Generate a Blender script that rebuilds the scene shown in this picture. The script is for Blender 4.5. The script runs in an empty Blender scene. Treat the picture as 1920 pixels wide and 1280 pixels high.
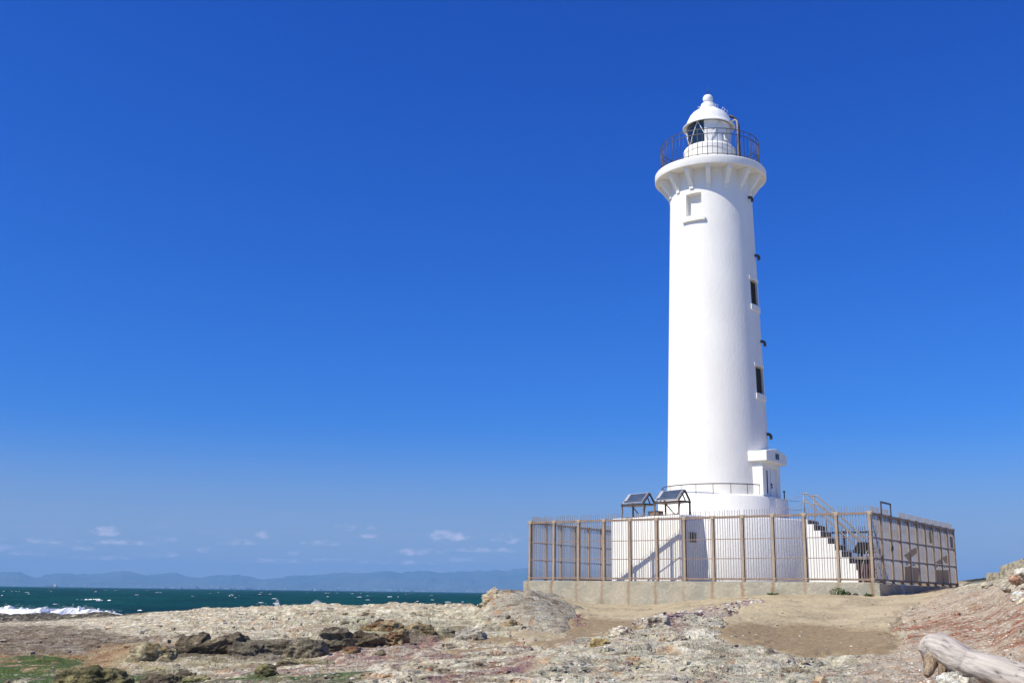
import bpy, bmesh, math, random
import numpy as np
from math import sin, cos, pi, radians
from mathutils import Vector, Matrix, noise as mnoise

random.seed(11); rng = np.random.default_rng(11)
S = bpy.context.scene
COL = S.collection

# ------------------------------------------------------------------ camera
F_PX = 2073.35; ROLL = math.atan(0.01335); TILT = math.atan(470.3 / F_PX)
cam = bpy.data.cameras.new('camera'); cam_ob = bpy.data.objects.new('camera', cam); COL.objects.link(cam_ob)
cam.sensor_width = 36.0; cam.lens = F_PX / 1920 * 36.0
cam.clip_start = 0.1; cam.clip_end = 60000
cam_ob.rotation_euler = (Matrix.Rotation(pi / 2 + TILT, 3, 'X') @ Matrix.Rotation(ROLL, 3, 'Z')).to_euler()
cam_ob.location = (0, 0, 0)
S.camera = cam_ob

# ------------------------------------------------------------------ world, sun, exposure
SUN_EL = radians(51); SUN_AZ = math.atan2(-0.866, -0.5)
w = bpy.data.worlds.new('World'); S.world = w; w.use_nodes = True
nt = w.node_tree; N = nt.nodes; LK = nt.links
for n in list(N): N.remove(n)
out = N.new('ShaderNodeOutputWorld'); bg = N.new('ShaderNodeBackground')
sky = N.new('ShaderNodeTexSky'); sky.sky_type = 'NISHITA'; sky.sun_disc = False
sky.sun_elevation = SUN_EL; sky.sun_rotation = SUN_AZ
sky.altitude = 0; sky.air_density = 1.0; sky.dust_density = 1.0; sky.ozone_density = 3.0
bg.inputs['Strength'].default_value = 0.05
# film-like deepening of the blue: each channel of the sky gets its own contrast
ssep = N.new('ShaderNodeSeparateColor'); LK.new(sky.outputs[0], ssep.inputs[0]); scmb = N.new('ShaderNodeCombineColor')
for i_, (ga, gp) in enumerate(((2.5, 2.1), (2.0, 1.4), (2.6, 1.0))):
    m1 = N.new('ShaderNodeMath'); m1.operation = 'MULTIPLY'; LK.new(ssep.outputs[i_], m1.inputs[0]); m1.inputs[1].default_value = .05
    m2 = N.new('ShaderNodeMath'); m2.operation = 'POWER'; LK.new(m1.outputs[0], m2.inputs[0]); m2.inputs[1].default_value = gp
    m3 = N.new('ShaderNodeMath'); m3.operation = 'MULTIPLY'; LK.new(m2.outputs[0], m3.inputs[0]); m3.inputs[1].default_value = ga * 20
    m4 = N.new('ShaderNodeMath'); m4.operation = 'MINIMUM'; LK.new(m3.outputs[0], m4.inputs[0]); m4.inputs[1].default_value = 40
    LK.new(m4.outputs[0], scmb.inputs[i_])
# fair weather clouds low over the sea, by direction
tc = N.new('ShaderNodeTexCoord')
def wm(op, a, b=None, c=None):
    n = N.new('ShaderNodeMath'); n.operation = op
    for i, s in enumerate((a, b, c)):
        if s is None: continue
        if isinstance(s, (int, float)): n.inputs[i].default_value = s
        else: LK.new(s, n.inputs[i])
    return n.outputs[0]
sep = N.new('ShaderNodeSeparateXYZ'); LK.new(tc.outputs['Generated'], sep.inputs[0])
az = wm('ARCTAN2', sep.outputs[0], sep.outputs[1]); el = wm('ARCSINE', sep.outputs[2])
comb = N.new('ShaderNodeCombineXYZ'); LK.new(az, comb.inputs[0]); LK.new(el, comb.inputs[1])
CLOUDS = [(-0.345, 0.0445, 0.013, 0.0062, 1.0), (-0.054, 0.0475, 0.021, 0.0065, 1.0), (-0.216, 0.0455, 0.008, 0.0042, .7),
          (-0.444, 0.037, 0.022, 0.0045, .6), (-0.002, 0.0455, 0.012, 0.005, .55), (-0.082, 0.033, 0.022, 0.0040, .75),
          (-0.045, 0.0275, 0.018, 0.0035, .5), (-0.262, 0.0315, 0.010, 0.0030, .65), (-0.137, 0.0530, 0.015, 0.0035, .4),
          (-0.368, 0.031, 0.014, 0.003, .4), (-0.395, 0.036, 0.014, 0.003, .4), (-0.19, 0.030, 0.009, 0.003, .5),
          (-0.43, 0.0300, 0.03, 0.0035, .5), (-0.335, 0.0365, 0.03, 0.003, .45), (-0.24, 0.0385, 0.02, 0.003, .4), (-0.165, 0.0395, 0.014, 0.003, .45), (-0.02, 0.036, 0.03, 0.003, .5), (-0.10, 0.0245, 0.03, 0.0028, .5), (-0.205, 0.0235, 0.03, 0.0028, .45), (-0.35, 0.0235, 0.03, 0.0028, .45), (-0.125, 0.0465, 0.010, 0.0025, .35), (-0.30, 0.027, 0.02, 0.003, .35), (-0.15, 0.026, 0.02, 0.003, .35), (-0.41, 0.026, 0.02, 0.003, .35), (-0.30, 0.04, 0.012, 0.003, .35)]
nz = N.new('ShaderNodeTexNoise'); nz.inputs['Scale'].default_value = 95; nz.inputs['Detail'].default_value = 9
mp = N.new('ShaderNodeMapping'); mp.inputs['Scale'].default_value = (1, 1.9, 1); LK.new(comb.outputs[0], mp.inputs[0]); LK.new(mp.outputs[0], nz.inputs['Vector'])
nz2 = N.new('ShaderNodeTexNoise'); nz2.inputs['Scale'].default_value = 22; nz2.inputs['Detail'].default_value = 7
mp2 = N.new('ShaderNodeMapping'); mp2.inputs['Scale'].default_value = (1, 6, 1); LK.new(comb.outputs[0], mp2.inputs[0]); LK.new(mp2.outputs[0], nz2.inputs['Vector'])
tot = None
for (a0, e0, ra, re, amp) in CLOUDS:
    dx = wm('MULTIPLY', wm('SUBTRACT', az, a0), 1 / ra)
    dy0 = wm('SUBTRACT', el, e0)
    dy = wm('MULTIPLY', dy0, 1 / re)
    r2 = wm('ADD', wm('MULTIPLY', dx, dx), wm('MULTIPLY', dy, dy))
    # flat-bottomed: squeeze the lower half
    below = wm('MAXIMUM', wm('MULTIPLY', dy, -1.0), 0.0)
    r2 = wm('ADD', r2, wm('MULTIPLY', wm('MULTIPLY', below, below), 2.0))
    f = wm('MULTIPLY', wm('SUBTRACT', 1.0, r2), amp)
    tot = f if tot is None else wm('MAXIMUM', tot, f)
dens = wm('ADD', wm('MAXIMUM', tot, -3.0), wm('MULTIPLY', wm('SUBTRACT', nz.outputs[0], 0.5), 3.6))
ramp = N.new('ShaderNodeMapRange'); ramp.interpolation_type = 'SMOOTHSTEP'
ramp.inputs[1].default_value = -0.15; ramp.inputs[2].default_value = 1.5; ramp.inputs[3].default_value = 0; ramp.inputs[4].default_value = 0.52
LK.new(dens, ramp.inputs[0])
band = N.new('ShaderNodeMapRange'); band.interpolation_type = 'SMOOTHSTEP'
band.inputs[1].default_value = 0.085; band.inputs[2].default_value = 0.02; band.inputs[3].default_value = 0; band.inputs[4].default_value = 1
LK.new(el, band.inputs[0])
veil = N.new('ShaderNodeMapRange'); veil.interpolation_type = 'SMOOTHSTEP'
veil.inputs[1].default_value = 0.45; veil.inputs[2].default_value = 0.75; veil.inputs[3].default_value = 0; veil.inputs[4].default_value = 0.42
LK.new(nz2.outputs[0], veil.inputs[0])
veilf = wm('MULTIPLY', veil.outputs[0], band.outputs[0])
# hazy lower sky colour
hz = N.new('ShaderNodeMapRange'); hz.interpolation_type = 'SMOOTHERSTEP'
hz.inputs[1].default_value = 0.17; hz.inputs[2].default_value = -0.02; hz.inputs[3].default_value = 0; hz.inputs[4].default_value = 1
LK.new(el, hz.inputs[0])
HZN = N.new('ShaderNodeMix'); HZN.data_type = 'RGBA'; LK.new(wm('MULTIPLY', hz.outputs[0], 0.95), HZN.inputs[0])
LK.new(scmb.outputs[0], HZN.inputs[6]); HZN.inputs[7].default_value = (6.3, 8.0, 11.0, 1)
cm1 = N.new('ShaderNodeMix'); cm1.data_type = 'RGBA'; LK.new(veilf, cm1.inputs[0]); LK.new(HZN.outputs[2], cm1.inputs[6]); cm1.inputs[7].default_value = (7.0, 8.2, 12.4, 1)
cm2 = N.new('ShaderNodeMix'); cm2.data_type = 'RGBA'; LK.new(ramp.outputs[0], cm2.inputs[0]); LK.new(cm1.outputs[2], cm2.inputs[6]); cm2.inputs[7].default_value = (18, 16.5, 20, 1)
LK.new(cm2.outputs[2], bg.inputs['Color']); LK.new(bg.outputs[0], out.inputs[0])

sun = bpy.data.lights.new('sun', 'SUN'); sun.energy = 5.0; sun.angle = radians(0.53); sun.color = (1.0, 0.95, 0.82)
sun_ob = bpy.data.objects.new('sun', sun); COL.objects.link(sun_ob)
sdir = Vector((-0.866 * cos(SUN_EL), -0.5 * cos(SUN_EL), sin(SUN_EL)))
sun_ob.rotation_euler = (-sdir).to_track_quat('-Z', 'Y').to_euler(); sun_ob.location = sdir * 60
S.view_settings.view_transform = 'Standard'; S.view_settings.look = 'None'
S.view_settings.exposure = 0.16; S.view_settings.gamma = 1.0; S.view_settings.use_curve_mapping = False
S.render.resolution_x = 1024; S.render.resolution_y = 682
S.render.engine = 'CYCLES'

# ------------------------------------------------------------------ site survey: photo pixel <-> direction, used to place things at a chosen distance
def ray(px, py):
    c, s = cos(ROLL), sin(ROLL); a, b = px - 960, py - 640
    X = (c * a + s * b) / F_PX; v = -(-s * a + c * b) / F_PX
    return np.array([X, cos(TILT) - v * sin(TILT), sin(TILT) + v * cos(TILT)])
def at(px, py, D):
    r = ray(px, py); return r / r[1] * D
def horizon(px): return 1097.6 + 0.01335 * px

# ------------------------------------------------------------------ mesh helpers
class MB:
    def __init__(s): s.v = []; s.f = []; s.smooth = []
    def add(s, vs, fs, smooth=False):
        o = len(s.v); s.v += [tuple(map(float, p)) for p in vs]; s.f += [tuple(i + o for i in f) for f in fs]; s.smooth += [smooth] * len(fs); return s
    def box(s, x0, x1, y0, y1, z0, z1):
        vs = [(x, y, z) for z in (z0, z1) for y in (y0, y1) for x in (x0, x1)]
        return s.add(vs, [(0, 2, 3, 1), (4, 5, 7, 6), (0, 1, 5, 4), (2, 6, 7, 3), (0, 4, 6, 2), (1, 3, 7, 5)])
    def bar(s, a, b, wx, wz, up=(0, 0, 1)):
        a = Vector(a); b = Vector(b); d = (b - a).normalized(); u = Vector(up)
        sd = d.cross(u)
        if sd.length < 1e-4: sd = d.cross(Vector((1, 0, 0)))
        sd.normalize(); u2 = sd.cross(d)
        vs = []
        for p in (a, b):
            for (i, j) in ((-1, -1), (1, -1), (1, 1), (-1, 1)): vs.append(p + sd * wx / 2 * i + u2 * wz / 2 * j)
        return s.add(vs, [(0, 1, 2, 3)[::-1], (4, 5, 6, 7), (0, 1, 5, 4), (1, 2, 6, 5), (2, 3, 7, 6), (3, 0, 4, 7)])
    def tube(s, pts, r, n=8, caps=True):
        pts = [Vector(p) for p in pts]; rs = r if isinstance(r, (list, tuple)) else [r] * len(pts)
        rings = []; prev = None
        for i, p in enumerate(pts):
            d = (pts[min(i + 1, len(pts) - 1)] - pts[max(i - 1, 0)]).normalized()
            if prev is None:
                a = Vector((0, 0, 1)) if abs(d.z) < .9 else Vector((1, 0, 0))
            else: a = prev
            a = (a - d * a.dot(d)).normalized(); prev = a; b = d.cross(a)
            rings.append([p + (a * cos(2 * pi * k / n) + b * sin(2 * pi * k / n)) * rs[i] for k in range(n)])
        vs = [q for R in rings for q in R]
        fs = [(i * n + k, i * n + (k + 1) % n, (i + 1) * n + (k + 1) % n, (i + 1) * n + k) for i in range(len(pts) - 1) for k in range(n)]
        s.add(vs, fs, True)
        if caps:
            s.add(rings[0], [tuple(range(n))[::-1]]); s.add(rings[-1], [tuple(range(n))])
        return s
    def lathe(s, prof, n=96, a0=0, a1=2 * pi, cx=0, cy=0, smooth=True):
        full = abs(a1 - a0 - 2 * pi) < 1e-6; m = n if full else n + 1
        vs = []
        for (r, z) in prof:
            for k in range(m):
                t = a0 + (a1 - a0) * k / n; vs.append((cx + r * sin(t), cy - r * cos(t), z))
        fs = []
        for i in range(len(prof) - 1):
            for k in range(n):
                k2 = (k + 1) % m; fs.append((i * m + k, i * m + k2, (i + 1) * m + k2, (i + 1) * m + k))
        return s.add(vs, fs, smooth)
    def prism(s, poly, y0, y1, axis='y'):
        n = len(poly)
        def P(a, b, t): return {'y': (a, t, b), 'x': (t, a, b), 'z': (a, b, t)}[axis]
        vs = [P(a, b, y0) for a, b in poly] + [P(a, b, y1) for a, b in poly]
        fs = [tuple(range(n)), tuple(range(n, 2 * n))[::-1]] + [(i, i + n, (i + 1) % n + n, (i + 1) % n) for i in range(n)]
        return s.add(vs, fs)
    def build(s, name, mat, parent=None, loc=None, fix=True, sharp=None, bevel=0):
        me = bpy.data.meshes.new(name); me.from_pydata(s.v, [], s.f)
        me.polygons.foreach_set('use_smooth', s.smooth)
        if fix:
            bm = bmesh.new(); bm.from_mesh(me); bmesh.ops.remove_doubles(bm, verts=bm.verts, dist=1e-5)
            bmesh.ops.recalc_face_normals(bm, faces=bm.faces)
            if bevel: bmesh.ops.bevel(bm, geom=[e for e in bm.edges if e.is_manifold and e.calc_face_angle(0) > .6], offset=bevel, segments=2, affect='EDGES', profile=.5)
            bm.to_mesh(me); bm.free()
        if sharp: me.set_sharp_from_angle(angle=radians(sharp))
        if mat: me.materials.append(mat)
        o = bpy.data.objects.new(name, me); COL.objects.link(o)
        if parent: o.parent = parent
        if loc is not None: o.location = loc
        return o
def tag(o, label=None, cat=None, group=None, kind=None):
    if label: o['label'] = label
    if cat: o['category'] = cat
    if group: o['group'] = group
    if kind: o['kind'] = kind
    return o
def empty(name, loc=(0, 0, 0), rz=0, **k):
    o = bpy.data.objects.new(name, None); COL.objects.link(o); o.location = loc; o.rotation_euler = (0, 0, rz); o.empty_display_size = .2
    return tag(o, **k)
def inst(o, name, loc, parent, rz=0, label=None):
    c = o.copy(); c.name = name; COL.objects.link(c); c.parent = parent; c.location = loc; c.rotation_euler = (0, 0, rz); return c

# ------------------------------------------------------------------ materials
def mat(name, col=(.5, .5, .5), rough=.7, metal=0, var=.12, vscale=3, bump=0, bscale=20, spec=.4, col2=None, detail=5, stretch=(1, 1, 1), thr=(.35, .7)):
    m = bpy.data.materials.new(name); m.use_nodes = True; t = m.node_tree; n = t.nodes; l = t.links
    b = n['Principled BSDF']; b.inputs['Roughness'].default_value = rough; b.inputs['Metallic'].default_value = metal
    b.inputs['Specular IOR Level'].default_value = spec
    tcn = n.new('ShaderNodeTexCoord'); mpn = n.new('ShaderNodeMapping'); mpn.inputs['Scale'].default_value = stretch
    l.new(tcn.outputs['Object'], mpn.inputs[0])
    nz = n.new('ShaderNodeTexNoise'); nz.inputs['Scale'].default_value = vscale; nz.inputs['Detail'].default_value = detail; l.new(mpn.outputs[0], nz.inputs['Vector'])
    mr = n.new('ShaderNodeMapRange'); mr.inputs[1].default_value = thr[0]; mr.inputs[2].default_value = thr[1]; l.new(nz.outputs[0], mr.inputs[0])
    mx = n.new('ShaderNodeMix'); mx.data_type = 'RGBA'; l.new(mr.outputs[0], mx.inputs[0])
    c2 = col2 or tuple(c * (1 - var * 2) for c in col)
    mx.inputs[6].default_value = (*col, 1); mx.inputs[7].default_value = (*c2, 1)
    l.new(mx.outputs[2], b.inputs['Base Color'])
    if bump:
        nb = n.new('ShaderNodeTexNoise'); nb.inputs['Scale'].default_value = bscale; nb.inputs['Detail'].default_value = 6; l.new(mpn.outputs[0], nb.inputs['Vector'])
        bp = n.new('ShaderNodeBump'); bp.inputs['Strength'].default_value = 1; bp.inputs['Distance'].default_value = bump; l.new(nb.outputs[0], bp.inputs['Height']); l.new(bp.outputs[0], b.inputs['Normal'])
    m['bsdf'] = 'Principled BSDF'; return m
def nodes_of(m): return m.node_tree.nodes, m.node_tree.links, m.node_tree.nodes['Principled BSDF']

M_white = mat('white_stucco', (.88, .84, .755), .75, var=.03, vscale=1.6, bump=.009, bscale=14, stretch=(1, 1, .55))
def white_wear():
    n, l, b = nodes_of(M_white)
    old = b.inputs['Base Color'].links[0].from_socket
    tcn = n.new('ShaderNodeTexCoord'); mp = n.new('ShaderNodeMapping'); mp.inputs['Scale'].default_value = (5, 5, .25); l.new(tcn.outputs['Object'], mp.inputs[0])
    nz = n.new('ShaderNodeTexNoise'); nz.inputs['Scale'].default_value = 1.3; nz.inputs['Detail'].default_value = 7; l.new(mp.outputs[0], nz.inputs['Vector'])
    mr = n.new('ShaderNodeMapRange'); mr.inputs[1].default_value = .58; mr.inputs[2].default_value = .8; mr.inputs[4].default_value = .12; l.new(nz.outputs[0], mr.inputs[0])
    mx = n.new('ShaderNodeMix'); mx.data_type = 'RGBA'; l.new(mr.outputs[0], mx.inputs[0]); l.new(old, mx.inputs[6]); mx.inputs[7].default_value = (.55, .52, .46, 1)
    l.new(mx.outputs[2], b.inputs['Base Color'])
    # fine sprayed grit on top of the broad trowel waves
    bp0 = b.inputs['Normal'].links[0].from_node
    g = n.new('ShaderNodeTexNoise'); g.inputs['Scale'].default_value = 55; g.inputs['Detail'].default_value = 4; l.new(tcn.outputs['Object'], g.inputs['Vector'])
    g2 = n.new('ShaderNodeBump'); g2.inputs['Distance'].default_value = .006; l.new(g.outputs[0], g2.inputs['Height']); l.new(bp0.outputs[0], g2.inputs['Normal']); l.new(g2.outputs[0], b.inputs['Normal'])
white_wear()
M_whitem = mat('white_painted_metal', (.83, .81, .76), .45, var=.04, vscale=4)
M_post = mat('tan_painted_steel', (.42, .325, .225), .55, var=.14, vscale=2.5, bump=.001, col2=(.27, .19, .13), stretch=(6, 6, 1))
M_rail = mat('brown_painted_rail', (.29, .205, .15), .55, var=.14, vscale=6)
M_brk = mat('beige_bracket', (.46, .37, .27), .6, var=.12, vscale=9)
M_bar = mat('grey_fence_bar', (.29, .28, .305), .5, var=.10, vscale=3, stretch=(3, 3, .7), col2=(.21, .185, .18))
M_dark = mat('dark_brown_metal', (.085, .055, .038), .5, var=.2, vscale=5)
M_darkrail = mat('bronze_rail_paint', (.105, .085, .07), .45, var=.2, vscale=6)
M_steel = mat('brushed_steel', (.30, .25, .205), .45, metal=.15, var=.1, vscale=9)
M_pipe = mat('dull_vent_pipe', (.10, .08, .06), .55, var=.25, vscale=8)
M_glassd = mat('dark_lantern_glass', (.008, .018, .028), .06, var=.1, spec=.9)
M_black = mat('black_opening', (.010, .009, .008), .8, var=.2)
M_sky_teal = mat('teal_plate', (.02, .06, .05), .4, var=.1)
M_louvre = mat('dark_louvre', (.035, .025, .018), .6, var=.2, vscale=6)
M_riser = mat('shaded_concrete_riser', (.13, .10, .075), .85, var=.25, vscale=5, bump=.006, bscale=30)  # dark bare concrete, with the shade on the right-facing risers put into it
M_yellow = mat('faded_yellow_sign', (.36, .36, .12), .6, var=.2, vscale=14)
M_rust = mat('dark_red_board', (.10, .035, .022), .7, var=.3, vscale=4, stretch=(5, 5, .5))
M_slab = mat('grey_board_top', (.20, .18, .16), .8, var=.2, vscale=5)
M_board = mat('sun_bleached_brown_board', (.52, .35, .19), .7, var=.15, vscale=3, stretch=(6, 6, .6))
M_wood_brown = mat('brown_cabinet_wood', (.21, .14, .085), .7, var=.2, vscale=3, stretch=(6, 6, .6))
M_cable = mat('white_cable', (.6, .58, .52), .6, var=.1)
M_green = mat('leaf_green', (.065, .15, .025), .6, var=.25, vscale=9, col2=(.03, .075, .014))
M_hullgrey = mat('ship_hull_grey', (.16, .18, .2), .6, var=.1)
M_shipwhite = mat('ship_white', (.8, .78, .74), .6, var=.04)

def vcol_mat(name, rough=.9, bump=.01, bscale=25, cscale=60, cvar=.30, spec=.25, CRK=.85):
    """reads the baked mineral colour of the rock or sand (colour attribute 'tone') and adds grain"""
    m = bpy.data.materials.new(name); m.use_nodes = True; n, l, b = nodes_of(m)
    b.inputs['Roughness'].default_value = rough; b.inputs['Specular IOR Level'].default_value = spec
    at_ = n.new('ShaderNodeAttribute'); at_.attribute_name = 'tone'
    geo = n.new('ShaderNodeNewGeometry')
    nz = n.new('ShaderNodeTexNoise'); nz.inputs['Scale'].default_value = cscale; nz.inputs['Detail'].default_value = 6; nz.inputs['Roughness'].default_value = .65; l.new(geo.outputs['Position'], nz.inputs['Vector'])
    mr = n.new('ShaderNodeMapRange'); mr.inputs[1].default_value = .3; mr.inputs[2].default_value = .7; mr.inputs[3].default_value = 1 - cvar; mr.inputs[4].default_value = 1 + cvar; l.new(nz.outputs[0], mr.inputs[0])
    vm = n.new('ShaderNodeVectorMath'); vm.operation = 'SCALE'; l.new(at_.outputs['Color'], vm.inputs[0]); l.new(mr.outputs[0], vm.inputs['Scale'])
    def mth(op, a, c=None, cl=False):
        q = n.new('ShaderNodeMath'); q.operation = op; q.use_clamp = cl
        for i, s_ in enumerate((a, c)):
            if s_ is None: continue
            if isinstance(s_, (int, float)): q.inputs[i].default_value = s_
            else: l.new(s_, q.inputs[i])
        return q.outputs[0]
    def nse(sc, det, st):
        mp_ = n.new('ShaderNodeMapping'); mp_.inputs['Scale'].default_value = st; l.new(geo.outputs['Position'], mp_.inputs[0])
        z = n.new('ShaderNodeTexNoise'); z.inputs['Scale'].default_value = sc; z.inputs['Detail'].default_value = det; z.inputs['Roughness'].default_value = .62; l.new(mp_.outputs[0], z.inputs['Vector']); return z.outputs[0]
    c1 = mth('SUBTRACT', 1.0, mth('MULTIPLY', mth('ABSOLUTE', mth('SUBTRACT', nse(2.6, 7, (1, .8, 3)), .5)), 34.0), True)
    c2 = mth('SUBTRACT', 1.0, mth('MULTIPLY', mth('ABSOLUTE', mth('SUBTRACT', nse(5.5, 6, (1, .7, 4)), .47)), 22.0), True)
    gate = mth('MULTIPLY', mth('SUBTRACT', nse(1.3, 4, (1, 1, 1)), .42), 6.0, True)
    dk = mth('MULTIPLY', mth('MULTIPLY', mth('MAXIMUM', c1, c2), gate), mth('MULTIPLY', mth('SUBTRACT', at_.outputs['Alpha'], .2), 1.0, True))
    mxa = n.new('ShaderNodeMix'); mxa.data_type = 'RGBA'; l.new(mth('MULTIPLY', dk, CRK), mxa.inputs[0]); l.new(vm.outputs[0], mxa.inputs[6]); mxa.inputs[7].default_value = (.085, .065, .045, 1)
    fl = mth('MULTIPLY', mth('MULTIPLY', mth('SUBTRACT', nse(11, 5, (1, .7, 1)), .60), 9.0, True), mth('SUBTRACT', at_.outputs['Alpha'], .3, True))
    mxb = n.new('ShaderNodeMix'); mxb.data_type = 'RGBA'; l.new(mth('MULTIPLY', fl, .5), mxb.inputs[0]); l.new(mxa.outputs[2], mxb.inputs[6]); mxb.inputs[7].default_value = (.70, .66, .56, 1)
    l.new((mxb if CRK > .7 else mxa).outputs[2], b.inputs['Base Color'])
    nb = n.new('ShaderNodeTexNoise'); nb.inputs['Scale'].default_value = bscale; nb.inputs['Detail'].default_value = 8; nb.inputs['Roughness'].default_value = .6; l.new(geo.outputs['Position'], nb.inputs['Vector'])
    amp = n.new('ShaderNodeMath'); amp.operation = 'MULTIPLY'; l.new(nb.outputs[0], amp.inputs[0]); l.new(at_.outputs['Alpha'], amp.inputs[1])
    bp = n.new('ShaderNodeBump'); bp.inputs['Distance'].default_value = bump; l.new(amp.outputs[0], bp.inputs['Height']); l.new(bp.outputs[0], b.inputs['Normal'])
    return m
M_ground = vcol_mat('shore_rock_and_sand', bump=.085, bscale=20, cscale=34, cvar=.28)
M_rock = vcol_mat('outcrop_rock', bump=.13, bscale=9, cscale=26, cvar=.4, CRK=.6)

# ------------------------------------------------------------------ numpy gradient noise
_perm = rng.permutation(4096).astype(np.int64); _g = rng.random((4096, 3)) * 2 - 1; _g /= np.linalg.norm(_g, axis=1)[:, None]
def _h(i, j, k): return _perm[(_perm[(_perm[i & 4095] + j) & 4095] + k) & 4095]
def pn(x, y, z=None):
    """gradient noise, about -0.7 .. 0.7"""
    if z is None:
        xi = np.floor(x).astype(np.int64); yi = np.floor(y).astype(np.int64); xf = x - xi; yf = y - yi
        u = xf * xf * xf * (xf * (xf * 6 - 15) + 10); v = yf * yf * yf * (yf * (yf * 6 - 15) + 10)
        def G(a, b):
            g = _g[_h(xi + a, yi + b, np.int64(7))]; return g[..., 0] * (xf - a) + g[..., 1] * (yf - b)
        A = G(0, 0); B = G(1, 0); C_ = G(0, 1); D_ = G(1, 1)
        return ((A + (B - A) * u) * (1 - v) + (C_ + (D_ - C_) * u) * v) * 1.5
    xi = np.floor(x).astype(np.int64); yi = np.floor(y).astype(np.int64); zi = np.floor(z).astype(np.int64); xf = x - xi; yf = y - yi; zf = z - zi
    u = xf * xf * (3 - 2 * xf); v = yf * yf * (3 - 2 * yf); w_ = zf * zf * (3 - 2 * zf); r = 0
    for a in (0, 1):
        for b in (0, 1):
            for c in (0, 1):
                g = _g[_h(xi + a, yi + b, zi + c)]
                wt = (u if a else 1 - u) * (v if b else 1 - v) * (w_ if c else 1 - w_)
                r = r + wt * (g[..., 0] * (xf - a) + g[..., 1] * (yf - b) + g[..., 2] * (zf - c))
    return r * 1.5
def fbm(x, y, o=4, lac=2.03, g=.5, z=None):
    r = 0; a = 1; f = 1
    for i in range(o):
        r = r + a * (pn(x * f + 17.3 * i, y * f - 9.1 * i) if z is None else pn(x * f + 17.3 * i, y * f - 9.1 * i, z * f + 3.7 * i)); a *= g; f *= lac
    return r
def ridged(x, y, o=4, z=None):
    r = 0; a = 1; f = 1
    for i in range(o):
        v = 1 - np.abs(pn(x * f + 31.7 * i, y * f + 11.9 * i) if z is None else pn(x * f + 31.7 * i, y * f + 11.9 * i, z * f)) * 2.2
        r = r + a * v; a *= .5; f *= 2.1
    return r / 1.9 - .5
def sstep(a, b, x): t = np.clip((x - a) / (b - a), 0, 1); return t * t * (3 - 2 * t)
def lerpc(A, B, t): return A + (np.asarray(B) - A) * t[..., None]
def gauss_smooth(A, s, axis):
    k = int(3 * s) + 1; w_ = np.exp(-.5 * (np.arange(-k, k + 1) / s) ** 2); w_ /= w_.sum()
    P = np.pad(A, [(k, k) if i == axis else (0, 0) for i in range(A.ndim)], mode='edge')
    return np.apply_along_axis(lambda m: np.convolve(m, w_, 'valid'), axis, P)
def grid_mesh(name, X, Y, Z, mat_, col=None, smooth=True):
    nr, nc = X.shape; me = bpy.data.meshes.new(name)
    me.vertices.add(nr * nc); me.vertices.foreach_set('co', np.stack([X, Y, Z], -1).astype(np.float32).ravel())
    idx = np.arange(nr * nc).reshape(nr, nc)
    q = np.stack([idx[:-1, :-1], idx[:-1, 1:], idx[1:, 1:], idx[1:, :-1]], -1).reshape(-1, 4); nf = len(q)
    me.loops.add(nf * 4); me.loops.foreach_set('vertex_index', q.astype(np.int32).ravel())
    me.polygons.add(nf); me.polygons.foreach_set('loop_start', (np.arange(nf) * 4).astype(np.int32)); me.polygons.foreach_set('loop_total', np.full(nf, 4, np.int32))
    me.polygons.foreach_set('use_smooth', np.full(nf, smooth, bool))
    me.update(calc_edges=True)
    if col is not None:
        a = me.color_attributes.new('tone', 'FLOAT_COLOR', 'POINT'); a.data.foreach_set('color', col.reshape(-1, 4).astype(np.float32).ravel())
    me.materials.append(mat_); o = bpy.data.objects.new(name, me); COL.objects.link(o); return o

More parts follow.
